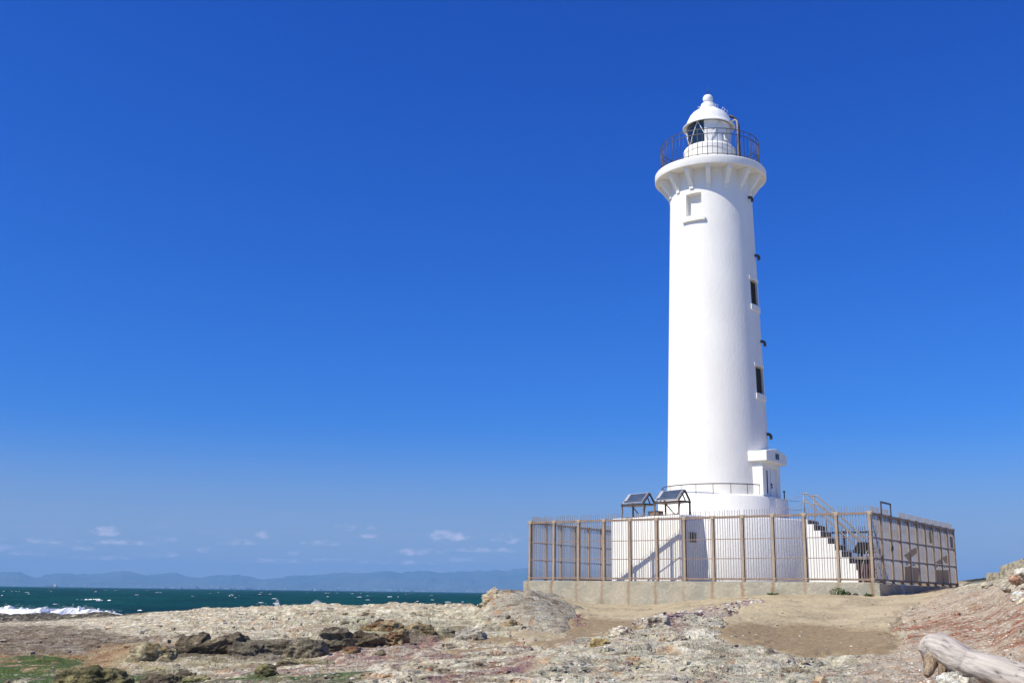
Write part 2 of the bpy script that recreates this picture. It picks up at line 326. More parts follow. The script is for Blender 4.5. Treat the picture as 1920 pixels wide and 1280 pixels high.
# ------------------------------------------------------------------ the shore
SEA_Z = -3.2
SECT = {  # bearing (as photo column): list of (distance, photo row at which the ground there is seen) or (distance, None, height)
 -500: [(17, 1280), (22, 1240), (30, 1212), (45, 1187), (66, 1173), (80, 1167), (100, 1146), (112, None, -3.9), (130, None, -3.9), (170, None, -5)],
 0: [(17, 1280), (22, 1240), (30, 1212), (45, 1187), (66, 1172), (80, 1167), (100, 1146), (112, None, -3.9), (125, None, -3.9), (170, None, -5)],
 100: [(17, 1280), (22, 1240), (30, 1208), (44, 1182), (60, 1168), (74, 1162), (92, 1145), (103, None, -3.9), (120, None, -3.9), (170, None, -5)],
 200: [(17, 1280), (22, 1240), (30, 1205), (42, 1180), (56, 1163), (68, 1156), (80, 1144), (90, None, -3.7), (110, None, -3.8), (170, None, -5)],
 300: [(16, 1280), (19.8, 1250), (20.5, 1243), (21.5, 1209), (28, 1195), (40, 1173), (54, 1153), (68, 1145), (78, None, -2.7), (92, None, -3.7), (170, None, -5)],
 400: [(15, 1280), (20, 1247), (20.6, 1241), (21.5, 1199), (26, 1189), (34, 1174), (46, 1155), (60, 1139), (66, None, -1.5), (80, None, -3.7), (170, None, -5)],
 500: [(14.5, 1280), (19.5, 1247), (20.2, 1240), (21.1, 1202), (25, 1191), (33, 1171), (46, 1150), (57, 1135), (63, None, -1.3), (78, None, -3.7), (170, None, -5)],
 600: [(14, 1280), (17, 1252), (20.5, 1233), (21.2, 1226), (22.1, 1189), (30, 1167), (42, 1145), (52, 1130), (57, None, -.9), (70, None, -3.7), (170, None, -5)],
 660: [(13.5, 1280), (18, 1244), (21, 1222), (21.8, 1214), (22.7, 1183), (31, 1162), (42, 1146), (52, 1136), (57, None, -.95), (70, None, -3.7), (170, None, -5)],
 740: [(13, 1280), (18, 1236), (21.5, 1214), (22.3, 1207), (23.5, 1173), (30, 1158), (42, 1140), (50, 1129), (55, None, -.8), (68, None, -3.7), (170, None, -5)],
 820: [(12.7, 1280), (17, 1238), (23.2, 1201), (24, 1196), (25, 1176), (31, 1158), (42, 1140), (49, 1131), (54, None, -.8), (66, None, -3.7), (170, None, -5)],
 885: [(12.5, 1280), (17, 1235), (22, 1203), (26, 1178), (32, 1156), (40, 1140), (46, 1132), (50, None, -.8), (62, None, -3.7), (170, None, -5)],
 905: [(12.4, 1280), (17, 1235), (21, 1206), (24, 1188), (27, 1168), (30, 1142), (31.5, 1130), (34, None, -.3), (48, None, -.9), (60, None, -3.7), (170, None, -5)],
 922: [(12.4, 1280), (17, 1235), (21, 1205), (24, 1186), (27, 1165), (29.6, 1128), (30.4, 1103.5), (33, None, .05), (37, None, -.3), (48, None, -.9), (60, None, -3.7), (170, None, -5)],
 960: [(12.3, 1280), (17, 1234), (21, 1203), (24, 1183), (27, 1158), (29.4, 1128), (31, 1105.5), (33, None, .06), (37, None, -.2), (48, None, -.8), (60, None, -3.7), (170, None, -5)],
 1000: [(12.3, 1280), (17, 1232), (21, 1200), (24, 1181), (26, 1163), (29, 1132), (31.5, 1109), (34, None, .02), (40, None, -.2), (48, None, -.8), (60, None, -3.7), (170, None, -5)],
 1040: [(12.2, 1280), (17, 1226), (21, 1197), (24, 1181), (26, 1165), (29, 1141), (32, 1119), (34, 1114), (36.5, 1113), (48, None, -.6), (60, None, -3.7), (170, None, -5)],
 1075: [(12.2, 1280), (17, 1222), (20, 1200), (24, 1183), (27, 1166), (30, 1147), (32, 1136), (34, 1130), (36, 1127), (48, None, -.6), (62, None, -3.7), (170, None, -5)],
 1115: [(12.2, 1280), (15, 1240), (18, 1212), (21, 1199), (24, 1184), (28, 1163), (32, 1145), (35.5, 1133), (50, None, -.5), (66, None, -3.7), (170, None, -5)],
 1150: [(12.2, 1280), (15, 1236), (17.5, 1202), (19, 1188), (20.5, 1186), (23, 1181), (27, 1165), (31, 1149), (35, 1137), (50, None, -.4), (66, None, -3.7), (170, None, -5)],
 1250: [(12, 1280), (15, 1230), (19, 1190), (22, 1163), (23.5, 1157), (27, 1155), (31, 1145), (34.5, 1132), (50, None, -.3), (70, None, -3.7), (170, None, -5)],
 1350: [(12, 1280), (15, 1232), (19, 1190), (22, 1168), (25, 1150), (29, 1137), (33.5, 1124), (50, None, .1), (75, None, -3.5), (170, None, -5)],
 1450: [(12, 1280), (15, 1236), (18, 1210), (22, 1188), (24, 1171), (27, 1143), (30, 1128), (33, 1117), (50, None, .3), (80, None, -3.0), (170, None, -5)],
 1560: [(12, 1280), (15, 1245), (18, 1217), (22, 1192), (25, 1167), (28, 1140), (32, 1117), (50, None, .5), (90, None, -1), (170, None, -2)],
 1650: [(11.8, 1280), (15, 1242), (18, 1208), (22, 1180), (26, 1150), (30, 1126), (32.7, 1117), (36, 1112), (41, 1107), (52, None, .5), (90, None, 0), (170, None, 0)],
 1720: [(11.5, 1280), (15, 1238), (18, 1202), (22, 1168), (26, 1142), (30, 1122), (35, 1112), (39, 1106), (46, 1100), (60, 1099), (92, 1095), (170, None, 1.2)],
 1790: [(11.4, 1280), (15, 1232), (18, 1190), (21, 1153), (25, 1122), (27, 1112), (32, 1106), (39, 1101), (46, 1099), (60, 1098), (92, 1090.5), (170, None, 1.4)],
 1850: [(11.3, 1280), (15, 1226), (18, 1180), (21, 1142), (24, 1112), (27, 1099), (33, 1095), (40, 1094), (46, 1093), (62, 1092), (95, 1083), (170, None, 1.8)],
 1920: [(11, 1280), (14, 1226), (16, 1172), (18, 1132), (20, 1100), (22, 1080), (25, 1080), (33, 1078), (40, 1078), (60, None, 1.2), (100, None, 1.9), (170, None, 2.4)],
 2450: [(11, 1262), (14, 1190), (16, 1132), (18, 1100), (20, 1072), (22, 1045), (25, 1040), (33, None, 1.7), (40, None, 1.8), (60, None, 2.0), (100, None, 2.6), (170, None, 3.2)],
}
DMIN, DMAX = 3.0, 170.0
NC, NR = 1020, 820
cols = sorted(SECT); ratio_of = lambda px: (lambda r: r[0] / r[1])(ray(px, 1150))
cr = np.array([ratio_of(c) for c in cols])
u = np.linspace(0, 1, NR)
D = 3.0 * (170 / 3.0) ** (u * .985 + .015 * u ** 4); D[-1] = 170
d1 = 9.0; head = np.linspace(3, d1, 40, endpoint=False); mid = d1 * (114 / d1) ** np.linspace(0, 1, NR - 20, endpoint=False); tail = 114 * (170 / 114) ** np.linspace(0, 1, 24)
D = np.concatenate([head, mid, tail]); NR = len(D)
zc = np.zeros((len(cols), NR))
for i, c in enumerate(cols):
    ds, zs = [], []
    for e_ in SECT[c]:
        ds.append(e_[0]); zs.append(e_[2] if e_[1] is None else at(c, e_[1], e_[0])[2])
    ds = [3.0] + ds; zs = [zs[0] + (.1 if c < 1000 else -.05)] + zs
    zc[i] = np.interp(np.log(D), np.log(ds), zs)
lo, hi = ratio_of(-230), ratio_of(2180)
R = np.concatenate([np.linspace(lo - .35, lo, 40, endpoint=False), np.linspace(lo, hi, NC), np.linspace(hi, hi + .3, 41)[1:]])
Zb = np.array([np.interp(R, cr, zc[:, j]) for j in range(NR)])           # rows: distance, cols: bearing
Zb = gauss_smooth(gauss_smooth(Zb, 4.5, 0), 6, 1)
Dg, Rg = np.meshgrid(D, R, indexing='ij'); GX = Rg * Dg; GY = Dg
def to_px(X, Y, Z):
    d = Y * cos(TILT) + Z * sin(TILT); v = -Y * sin(TILT) + Z * cos(TILT)
    a = F_PX * X / d; b = -F_PX * v / d
    return 960 + cos(ROLL) * a - sin(ROLL) * b, 640 + sin(ROLL) * a + cos(ROLL) * b
PX, PY = to_px(GX, GY, Zb)                                               # survey coordinates of the bare ground
WX = PX + 26 * fbm(GX * .5, GY * .35, 3) + 9 * fbm(GX * 2.3, GY * 1.1 + 5, 3); WY = PY + 5 * fbm(GX * .7 + 9, GY * .45, 4) + 2.0 * fbm(GX * 3.1 + 4, GY * 1.6, 2)
def poly_mask(pts, soft, X=WX, Y=WY, ys=4.0):
    """1 inside the plan polygon, feathered; rows are foreshortened so they weigh ys times"""
    P = np.array(pts, float); inside = np.zeros(X.shape, bool); dmin = np.full(X.shape, 1e9)
    for i in range(len(P)):
        (xa, ya), (xb, yb) = P[i], P[(i + 1) % len(P)]
        cond = ((ya > Y) != (yb > Y)) & (X < (xb - xa) * (Y - ya) / ((yb - ya) if yb != ya else 1e-9) + xa); inside ^= cond
        ex, ey = xb - xa, (yb - ya) * ys; qx, qy = X - xa, (Y - ya) * ys
        t = np.clip((qx * ex + qy * ey) / (ex * ex + ey * ey + 1e-9), 0, 1); dmin = np.minimum(dmin, np.hypot(qx - t * ex, qy - t * ey))
    sd = np.where(inside, dmin, -dmin); return sstep(-soft, soft, sd)
def blob(cx, cy, rx, ry, soft=.5):
    r = np.hypot((WX - cx) / rx, (WY - cy) / ry); return 1 - sstep(1 - soft, 1 + soft, r)
near = (D[:, None] < 60) & np.ones_like(GX, bool)
WX0, WY0 = WX, WY; WX = WX + 14 * fbm(GX * 5, GY * 2.2, 3); WY = WY + 2.6 * fbm(GX * 4 + 3, GY * 2.4, 3)
sand_d = np.maximum(poly_mask([(1022, 1104), (1075, 1110), (1150, 1104), (1500, 1100), (1480, 1119), (1400, 1124), (1352, 1142), (1300, 1154), (1240, 1158), (1200, 1163), (1085, 1160), (1083, 1144), (1058, 1126)], 9),
                    poly_mask([(1395, 1128), (1480, 1100), (1820, 1088), (1790, 1104), (1745, 1122), (1700, 1146), (1680, 1172), (1655, 1185), (1350, 1176), (1372, 1152)], 12))
wet = np.maximum(poly_mask([(1080, 1158), (1215, 1161), (1188, 1177), (1110, 1192), (1040, 1206), (985, 1204), (1065, 1188)], 12),
                 poly_mask([(1325, 1170), (1500, 1171), (1660, 1177), (1700, 1199), (1690, 1214), (1650, 1226), (1500, 1226), (1400, 1208), (1350, 1193)], 24))
wet2 = np.maximum.reduce([blob(925, 1198, 60, 5), blob(860, 1221, 30, 5), blob(905, 1214, 25, 4), blob(1300, 1262, 60, 4) * .6, blob(1240, 1228, 38, 4) * .7])
patches = np.maximum(blob(862, 1219, 40, 6), blob(1000, 1188, 60, 7))
shrug = sstep(.1, .4, fbm(GX * .9 + 3, GY * .5, 4)) * sstep(1230, 1215, PY) * 0
sand = np.clip(np.maximum.reduce([sand_d, wet, wet2 * .9, patches]), 0, 1)
# --- relief
warp = fbm(GX * .35, GY * .35, 3)
lump = fbm(GX * .42 + warp * .8, GY * .42, 4)
# bedding: thin ledges striking across the view, dipping to the right on the mound
mound = poly_mask([(903, 1090), (1000, 1088), (1050, 1110), (1100, 1150), (1085, 1185), (1010, 1190), (960, 1165), (905, 1145)], 14)
leftpl = sstep(950, 800, PX) * sstep(1235, 1200, PY)
sx = GX * .55 + GY * .05; sy = GY * 1.25 - GX * .25
ledge = ridged(sx * .55 + warp, sy * 1.15 + .6 * lump, 5)
knob = ridged(GX * .9 + 3, GY * 1.1, 4)
fine = fbm(GX * 2.6, GY * 3.4, 5)
pit = np.minimum(0, fbm(GX * 3.1 + 8, GY * 1.9, 3) + .12)
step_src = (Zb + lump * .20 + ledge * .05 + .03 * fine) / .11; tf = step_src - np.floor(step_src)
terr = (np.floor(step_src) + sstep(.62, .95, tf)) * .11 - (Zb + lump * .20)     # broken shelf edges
rock_amp = (1 - sand) * (1 - .3 * sstep(400, 200, PX))
scale_d = np.clip(Dg / 22, .55, 1.5)
beach_r = sstep(1640, 1760, WX) * (1 - sand)                                     # loose rubble slope on the right
rel = (lump * .15 + ledge * .09 + knob * .03 * (1 - leftpl * .4)) * (1 - .3 * leftpl) + fine * .014 + pit * .08 * (1 - .4 * leftpl)
rel = rel * (1 - beach_r * .55)
rel = rel * (1 - .35 * mound)
rel += .8 * terr * (1 - beach_r) * sstep(9, 12, Dg) * (.55 + .45 * leftpl)
rel += beach_r * (.035 * ridged(GX * 6, GY * 4.5, 3) + .014 * fbm(GX * 17, GY * 11, 2))
platform_flat = poly_mask([(960, 1040), (1660, 1040), (1800, 1080), (1800, 1096), (1660, 1112), (960, 1112)], 5, PX, PY)
srel = .045 * fbm(GX * .8, GY * .8, 3) + .010 * pn(GX * 5 + warp * 4, GY * 3) + .010 * fbm(GX * 7, GY * 5, 3) - .02 * sstep(.34, .5, fbm(GX * 3.3 + 8, GY * 2.2, 2))
shoreline = sstep(-3, 3, Dg - (77 - .05 * PX)) * sstep(300, 235, PX) * (Zb > -3.5)                            # weedy, wave washed rock
rel += shoreline * (.20 * ridged(GX * .40, GY * .35, 4))
edge = sstep(3.0, 5.5, Dg)
ZG = Zb + (rel * rock_amp * scale_d ** .5 * .9 + srel * sand) * edge
ZG = np.where(Zb < -3.6, Zb, ZG)
ZG -= .05 * sand * rock_amp * 4 * 0
# sand lies level against the rock, a little lower
ZG = ZG - .03 * sand * (1 - sand) * 4
OCH_ = np.array([.30, .235, .12])
# --- mineral colours
def C3(*c): return np.array(c, float)
cream = C3(.53, .475, .355); white_ = C3(.68, .635, .53); greyg = C3(.34, .33, .235); brown = C3(.23, .165, .10); orange = C3(.36, .17, .07)
pink = C3(.31, .185, .15); purple = C3(.23, .15, .165); olive = C3(.16, .15, .07); darkr = C3(.075, .062, .048); algae = C3(.05, .105, .016)
sandc = C3(.405, .335, .22); wetc = C3(.235, .172, .10); tan = C3(.36, .245, .13); grit = C3(.50, .395, .295); dark = C3(.05, .045, .04); yel = C3(.42, .36, .18)
n1 = fbm(GX * .9 + 40, GY * .6, 5); n2 = fbm(GX * 1.9 - 13, GY * 2.3, 6, g=.6); n3 = fbm(GX * 1.6 + 90, GY * 1.3 + 30, 5); n4 = fbm(GX * 4.2 + 1, GY * 5 + 2, 5, g=.65)
n5 = fbm(sx * 2.2 + 50, sy * 3.4, 5, g=.6); n6 = fbm(GX * 8.5 + 7, GY * 8, 4, g=.7); n7 = fbm(GX * 2.1 - 70, GY * 1.1 + 60, 5, g=.6)
c = np.broadcast_to(cream, GX.shape + (3,)).copy()
c = lerpc(c, white_, sstep(-.05, .4, n2) * .8)
c = lerpc(c, greyg, sstep(.08, .5, n3) * .55)
c = lerpc(c, greyg * .85, sstep(.15, .5, n4) * .45)
c = lerpc(c, brown, sstep(.22, .5, n5) * .65)
c = lerpc(c, orange, sstep(.34, .55, n7) * .55)
c = lerpc(c, dark * 1.8, sstep(.40, .6, n6) * .6)
c = lerpc(c, darkr * 1.8, sstep(.34, .55, n4) * .4)
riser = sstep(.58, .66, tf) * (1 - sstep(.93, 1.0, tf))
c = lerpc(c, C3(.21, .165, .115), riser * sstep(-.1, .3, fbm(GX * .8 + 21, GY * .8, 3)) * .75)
c = c * 1.26
# foreground centre: whiter, sugary crust
fg = sstep(960, 1040, PX) * sstep(1700, 1640, PX)
c = lerpc(c, white_ * .95, fg * sstep(-.25, .2, n2) * .45); c = lerpc(c, C3(.37, .385, .30), fg * sstep(.05, .35, fbm(GX * 6, GY * 3, 4)) * .6)
# left plateau: warmer in front, brown damp band, tan and ochre
lw = poly_mask([(-600, 1168), (130, 1172), (260, 1195), (330, 1190), (300, 1215), (180, 1240), (-600, 1245)], 26)
c = lerpc(c, C3(.15, .108, .072), lw * (.72 + .28 * sstep(-.3, .3, n5))); c = lerpc(c, white_ * .75, lw * sstep(.2, .45, n2) * .5)
lt = poly_mask([(-600, 1222), (150, 1225), (200, 1212), (300, 1205), (260, 1240), (220, 1262), (60, 1262), (-600, 1262)], 18)
c = lerpc(c, tan, lt * .8); c = lerpc(c, orange * .9, lt * sstep(0, .35, n5) * .8); c = lerpc(c, C3(.42, .33, .19), lt * sstep(0, .3, n2) * .7)
ya = np.maximum.reduce([blob(270, 1255, 60, 14), blob(400, 1249, 110, 6), blob(560, 1262, 80, 8) * .7]); c = lerpc(c, yel * .8, ya * sstep(-.2, .3, n2) * .8)
# the broken dark face of the low cliff
cliff = poly_mask([(280, 1212), (420, 1200), (600, 1192), (665, 1184), (760, 1173), (872, 1178), (872, 1196), (760, 1208), (670, 1216), (600, 1230), (480, 1243), (300, 1250)], 10, PX, WY)
c = lerpc(c, C3(.16, .135, .095), cliff * (.7 + .3 * sstep(-.2, .2, n2))); c = lerpc(c, C3(.07, .055, .04), cliff * sstep(.0, .3, n4) * .7); c = lerpc(c, OCH_, cliff * sstep(640, 720, PX) * sstep(-.1, .3, n7) * .8)
c = lerpc(c, C3(.44, .39, .24), cliff * sstep(.15, .4, n5) * .5)
# purple-pink beds
pk = np.maximum.reduce([poly_mask([(640, 1200), (760, 1203), (880, 1228), (850, 1240), (600, 1240), (560, 1226), (650, 1215)], 14), poly_mask([(760, 1193), (800, 1190), (850, 1210), (800, 1213)], 8),
                        poly_mask([(930, 1238), (1000, 1232), (1010, 1246), (860, 1285), (780, 1285), (800, 1270)], 12), poly_mask([(600, 1240), (760, 1238), (720, 1262), (480, 1262), (380, 1262), (520, 1246)], 12) * .7,
                        blob(1180, 1172, 40, 5) * .0, poly_mask([(1195, 1158), (1225, 1150), (1280, 1178), (1262, 1188)], 7), poly_mask([(1290, 1160), (1420, 1122), (1460, 1124), (1370, 1152), (1330, 1166)], 6) * .55,
                        blob(970, 1212, 40, 6) * .8, blob(1075, 1198, 35, 4) * .7])
pm = np.clip(pk * (1.05 - .0) * sstep(-.45, .15, n5 + .25 * n2), 0, 1)
c = lerpc(c, pink, pm * .95); c = lerpc(c, purple, pm * sstep(0, .35, n4) * .8); c = lerpc(c, white_ * .85, pm * sstep(.22, .4, n2) * .6)
pk2 = sstep(.30, .5, fbm(GX * 1.3 + 11, GY * .9 - 4, 4)) * sstep(1150, 1190, PY) * fg
c = lerpc(c, pink * 1.05, pk2 * .25)
# green weed
alg = np.maximum.reduce([poly_mask([(-600, 1250), (50, 1252), (140, 1264), (180, 1290), (-600, 1290)], 18), blob(85, 1243, 80, 12) * .85, blob(190, 1272, 80, 9) * .9, blob(60, 1272, 120, 12), blob(420, 1276, 110, 6) * .9, blob(590, 1276, 60, 5) * .7, blob(640, 1268, 40, 4) * .7, blob(505, 1263, 40, 4) * .7])
am = np.clip(alg * 1.5, 0, 1) * sstep(-.34, -.02, n2 + .5 * n1 + .3 * alg)
c = lerpc(c, algae, am * .93); c = lerpc(c, C3(.065, .11, .018), am * sstep(.1, .4, n4) * .6)
dg = poly_mask([(-600, 1262), (280, 1262), (330, 1268), (680, 1268), (680, 1300), (-600, 1300)], 18) * (1 - am)
c = lerpc(c, olive, dg * sstep(-.35, .1, n7) * .85); c = lerpc(c, darkr, dg * sstep(-.02, .25, n4) * .7)
c = lerpc(c, C3(.33, .33, .22), poly_mask([(560, 1150), (900, 1150), (960, 1190), (900, 1200), (620, 1180)], 20) * sstep(-.3, .3, n3) * .5)
# mound skin
c = lerpc(c, C3(.34, .30, .235), mound * .65); c = lerpc(c, C3(.20, .155, .11), mound * sstep(.0, .35, fbm(GX * 1.3 + GY * .9, GY * 2.5 - GX * 1.4, 5, g=.62)) * .85)
c = lerpc(c, C3(.45, .45, .40), mound * sstep(.05, .4, n2) * .5)
mc = poly_mask([(900, 1098), (940, 1100), (945, 1120), (1000, 1150), (1060, 1180), (980, 1192), (930, 1160), (900, 1140)], 12) * sstep(-.3, .1, n2)
c = lerpc(c, C3(.52, .47, .36), mc * .7); c = lerpc(c, orange * 1.2, mc * sstep(.25, .5, n7) * .6)
# right-hand grit slope with rust-red streaks
br = sstep(1620, 1740, WX + (PY - 1150) * .5) * sstep(1104, 1112, PY + (PX - 1800) * .08) * (1 - sand)
c = lerpc(c, grit, br * .8); c = lerpc(c, white_ * .95, br * sstep(.05, .35, n4) * .7); c = lerpc(c, C3(.38, .24, .165), br * sstep(.1, .45, n6) * .5)
ora = poly_mask([(1640, 1185), (1700, 1160), (1800, 1135), (2300, 1120), (2300, 1205), (1850, 1215), (1750, 1205), (1650, 1212)], 26)
c = lerpc(c, C3(.36, .135, .065), ora * sstep(-.05, .35, n5 + .4 * n4) * .85); c = lerpc(c, C3(.20, .085, .065), ora * sstep(.22, .45, n7) * .6)
c = lerpc(c, C3(.42, .24, .14), br * sstep(.2, .5, n7) * .4)
# shoreline weed-dark rock and the hill's scrub
c = lerpc(c, C3(.045, .038, .026), shoreline * sstep(-.35, .05, n1 + .6 * n2 + .4)); c = lerpc(c, cream * .8, shoreline * sstep(.2, .4, n2) * .6)
scrub = sstep(1760, 1790, PX) * sstep(1905, 1890, PX) * sstep(58, 72, Dg); c = lerpc(c, C3(.022, .028, .014), scrub)
# sand
sc = lerpc(np.broadcast_to(sandc, c.shape).copy(), sandc * .82, sstep(-.1, .4, n1)); sc = lerpc(sc, C3(.45, .37, .28), sstep(1500, 1600, PX) * sstep(.0, .3, n2) * .35)
speck = sstep(.36, .5, n6) * sstep(-.2, .3, n1); sc = lerpc(sc, C3(.14, .10, .08), speck * .6)
wmask = np.clip(np.maximum(wet, wet2), 0, 1)
sc = lerpc(sc, wetc, np.clip(wmask * (1.1 + .5 * n2), 0, 1) * .9); sc = lerpc(sc, wetc * .6, wmask * sstep(.28, .45, n6) * .6)
shaded_soil = poly_mask([(1640, 1100), (1800, 1084), (1795, 1100), (1740, 1112), (1650, 1118)], 5); sc = lerpc(sc, C3(.25, .18, .115), shaded_soil * .8)  # brown soil along the side fence, the shadow there put into its colour
sm = sstep(.35, .65, sand + .25 * n2 * (sand > .02))
c = c * (1 - sm[..., None]) + sc * sm[..., None]
# pebbly litter over the rock/sand margins
c = np.clip(c * (1 + .10 * n6[..., None]) * np.array([1.03, 1.0, .91]), .008, .82)
bumpw = np.where(sm > .5, .12, 1.0) * (1 - .5 * sm)
colr = np.concatenate([c, bumpw[..., None]], -1)
# keep the terrain below the concrete platform
O = np.array([10.5385022, 32.67660895]); Z0 = 0.4112; TH = 0.60941
EX = np.array([cos(TH), -sin(TH)]); VY = np.array([sin(TH), cos(TH)])
lx = (GX - O[0]) * EX[0] + (GY - O[1]) * EX[1]; ly = (GX - O[0]) * VY[0] + (GY - O[1]) * VY[1]
inside = (lx > -12.0) & (lx < .1) & (ly > 0) & (ly < 9.7); ZG = np.where(inside, np.minimum(ZG, -.15), ZG)
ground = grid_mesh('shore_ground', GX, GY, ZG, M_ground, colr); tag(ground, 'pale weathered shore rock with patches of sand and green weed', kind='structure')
def gz(x, y):
    """height of the finished ground"""
    r = x / y; j = np.clip(np.searchsorted(R, r), 1, len(R) - 1); i = np.clip(np.searchsorted(D, y), 1, NR - 1)
    tj = (r - R[j - 1]) / (R[j] - R[j - 1]); ti = (y - D[i - 1]) / (D[i] - D[i - 1])
    return float((ZG[i - 1, j - 1] * (1 - tj) + ZG[i - 1, j] * tj) * (1 - ti) + (ZG[i, j - 1] * (1 - tj) + ZG[i, j] * tj) * ti)
def ground_at(px, py, dmin=8, dmax=60):
    """where the sight line through a photo pixel first meets the ground"""
    r = ray(px, py); r = r / r[1]
    for d in np.arange(dmin, dmax, .05):
        if r[2] * d < gz(r[0] * d, d): return np.array([r[0] * d, d, gz(r[0] * d, d)])
    d = dmax; return np.array([r[0] * d, d, gz(r[0] * d, d)])

# ------------------------------------------------------------------ sea
def sea_material():
    m = bpy.data.materials.new('sea_water'); m.use_nodes = True; n, l, b = nodes_of(m)
    geo = n.new('ShaderNodeNewGeometry')
    mp = n.new('ShaderNodeMapping'); mp.inputs['Scale'].default_value = (.05, .012, 1); l.new(geo.outputs['Position'], mp.inputs[0])
    nz = n.new('ShaderNodeTexNoise'); nz.inputs['Scale'].default_value = 1; nz.inputs['Detail'].default_value = 8; l.new(mp.outputs[0], nz.inputs['Vector'])
    cr_ = n.new('ShaderNodeValToRGB'); l.new(nz.outputs[0], cr_.inputs[0])
    cr_.color_ramp.elements[0].position = .3; cr_.color_ramp.elements[0].color = (.002, .030, .030, 1); cr_.color_ramp.elements[1].position = .72; cr_.color_ramp.elements[1].color = (.005, .066, .048, 1)
    l.new(cr_.outputs[0], b.inputs['Base Color']); b.inputs['Roughness'].default_value = .55; b.inputs['IOR'].default_value = 1.333; b.inputs['Specular IOR Level'].default_value = .14
    nb = n.new('ShaderNodeTexNoise'); nb.inputs['Scale'].default_value = .8; nb.inputs['Detail'].default_value = 6
    mp2 = n.new('ShaderNodeMapping'); mp2.inputs['Scale'].default_value = (.5, 1.2, 1); l.new(geo.outputs['Position'], mp2.inputs[0]); l.new(mp2.outputs[0], nb.inputs['Vector'])
    bp = n.new('ShaderNodeBump'); bp.inputs['Distance'].default_value = 1.3; l.new(nb.outputs[0], bp.inputs['Height']); l.new(bp.outputs[0], b.inputs['Normal'])
    return m
M_sea = sea_material()
sd = np.concatenate([40 * (9000 / 40) ** np.linspace(0, 1, 620), [14000, 24000, 40000]]); sr = np.linspace(-.85, .8, 520)
SD, SR = np.meshgrid(sd, sr, indexing='ij'); SX = SR * SD; SY = SD
wv = 0
for (lam, amp, ang, sd_) in ((22, .26, .25, 1), (13, .16, -.2, 2), (7.5, .10, .5, 3), (4.2, .055, .1, 4)):
    k = 2 * pi / lam; ph = (SY * cos(ang) + SX * sin(ang)) * k + 3.0 * fbm(SX / (lam * 4) + sd_ * 9, SY / (lam * 4), 2)
    wv = wv + amp * (1 - np.abs(np.sin(ph / 2))) * 2 * (.6 + .6 * fbm(SX / (lam * 3) + 5 * sd_, SY / (lam * 3), 2)) * sstep(lam * 260, lam * 60, SD)
sea = grid_mesh('sea', SX, SY, SEA_Z - .3 + wv, M_sea); tag(sea, 'dark teal choppy sea', kind='structure')

M_foam = mat('sea_foam', (.88, .87, .84), .8, var=.05, vscale=1.2, bump=.12, bscale=2.2)
# breaking wave: a long tumbling ridge of foam
def breaker():
    nx, ny = 420, 40; a0, a1 = ratio_of(-160), ratio_of(228)
    t = np.linspace(0, 1, nx); s = np.linspace(0, 1, ny); T, Sg = np.meshgrid(t, s, indexing='ij')
    rr = a0 + (a1 - a0) * T; dist = 131 + 4 * np.sin(T * 9) + 2.5 * Sg * 2
    taper = np.clip((1 - T) * 7, 0, 1) ** .7 * (.80 + .30 * fbm(T * 14, T * 0 + 2, 3))
    taper = np.where(T > .86, taper * .6, taper)
    prof = np.sin(pi * np.clip(Sg, 0, 1)) ** .6
    h = .78 * prof * np.clip(taper, .05, 2) * (1 + .16 * fbm(T * 34, Sg * 2, 4)) + .035 * fbm(T * 130, Sg * 8, 3) * prof + (.35 * prof * sstep(.38, .6, fbm(T * 22 + 4, Sg * 2, 3)))
    X = rr * dist; Y = dist + Sg * 6.0 - 3.0 + .5 * fbm(T * 20, Sg * 3, 3); Z = SEA_Z + .02 + h - .25 * (1 - prof)
    o = grid_mesh('breaking_wave', X, Y, Z, M_foam); tag(o, 'white foaming breaker rolling in at the left edge of the sea', 'wave', kind='stuff')
breaker()
def crest_spray():
    b = MB(); r_ = random.Random(9); base = at(0, 1134, 131)[2]
    for i in range(900):
        t = r_.random(); rr = ratio_of(-160 + 388 * t); d = 131 + 4 * sin(t * 9) + r_.uniform(-1.5, 2.5); hh = SEA_Z + (.78 if t < .86 else .45) + r_.random() ** 2.5 * (.30 + .5 * sin(t * 47) ** 4) * (1 - t * .4)
        p = Vector((rr * d, d, hh)); s_ = r_.uniform(.015, .045)
        q = [p + Vector((r_.uniform(-1, 1), r_.uniform(-1, 1), r_.uniform(-1, 1))).normalized() * s_ for _ in range(4)]; b.add(q, [(0, 1, 2), (0, 2, 3), (0, 3, 1), (1, 3, 2)])
    tag(b.build('crest_spray', M_foam, fix=False), 'torn spray and foam scraps along the breaking wave', 'spray', kind='stuff')
crest_spray()
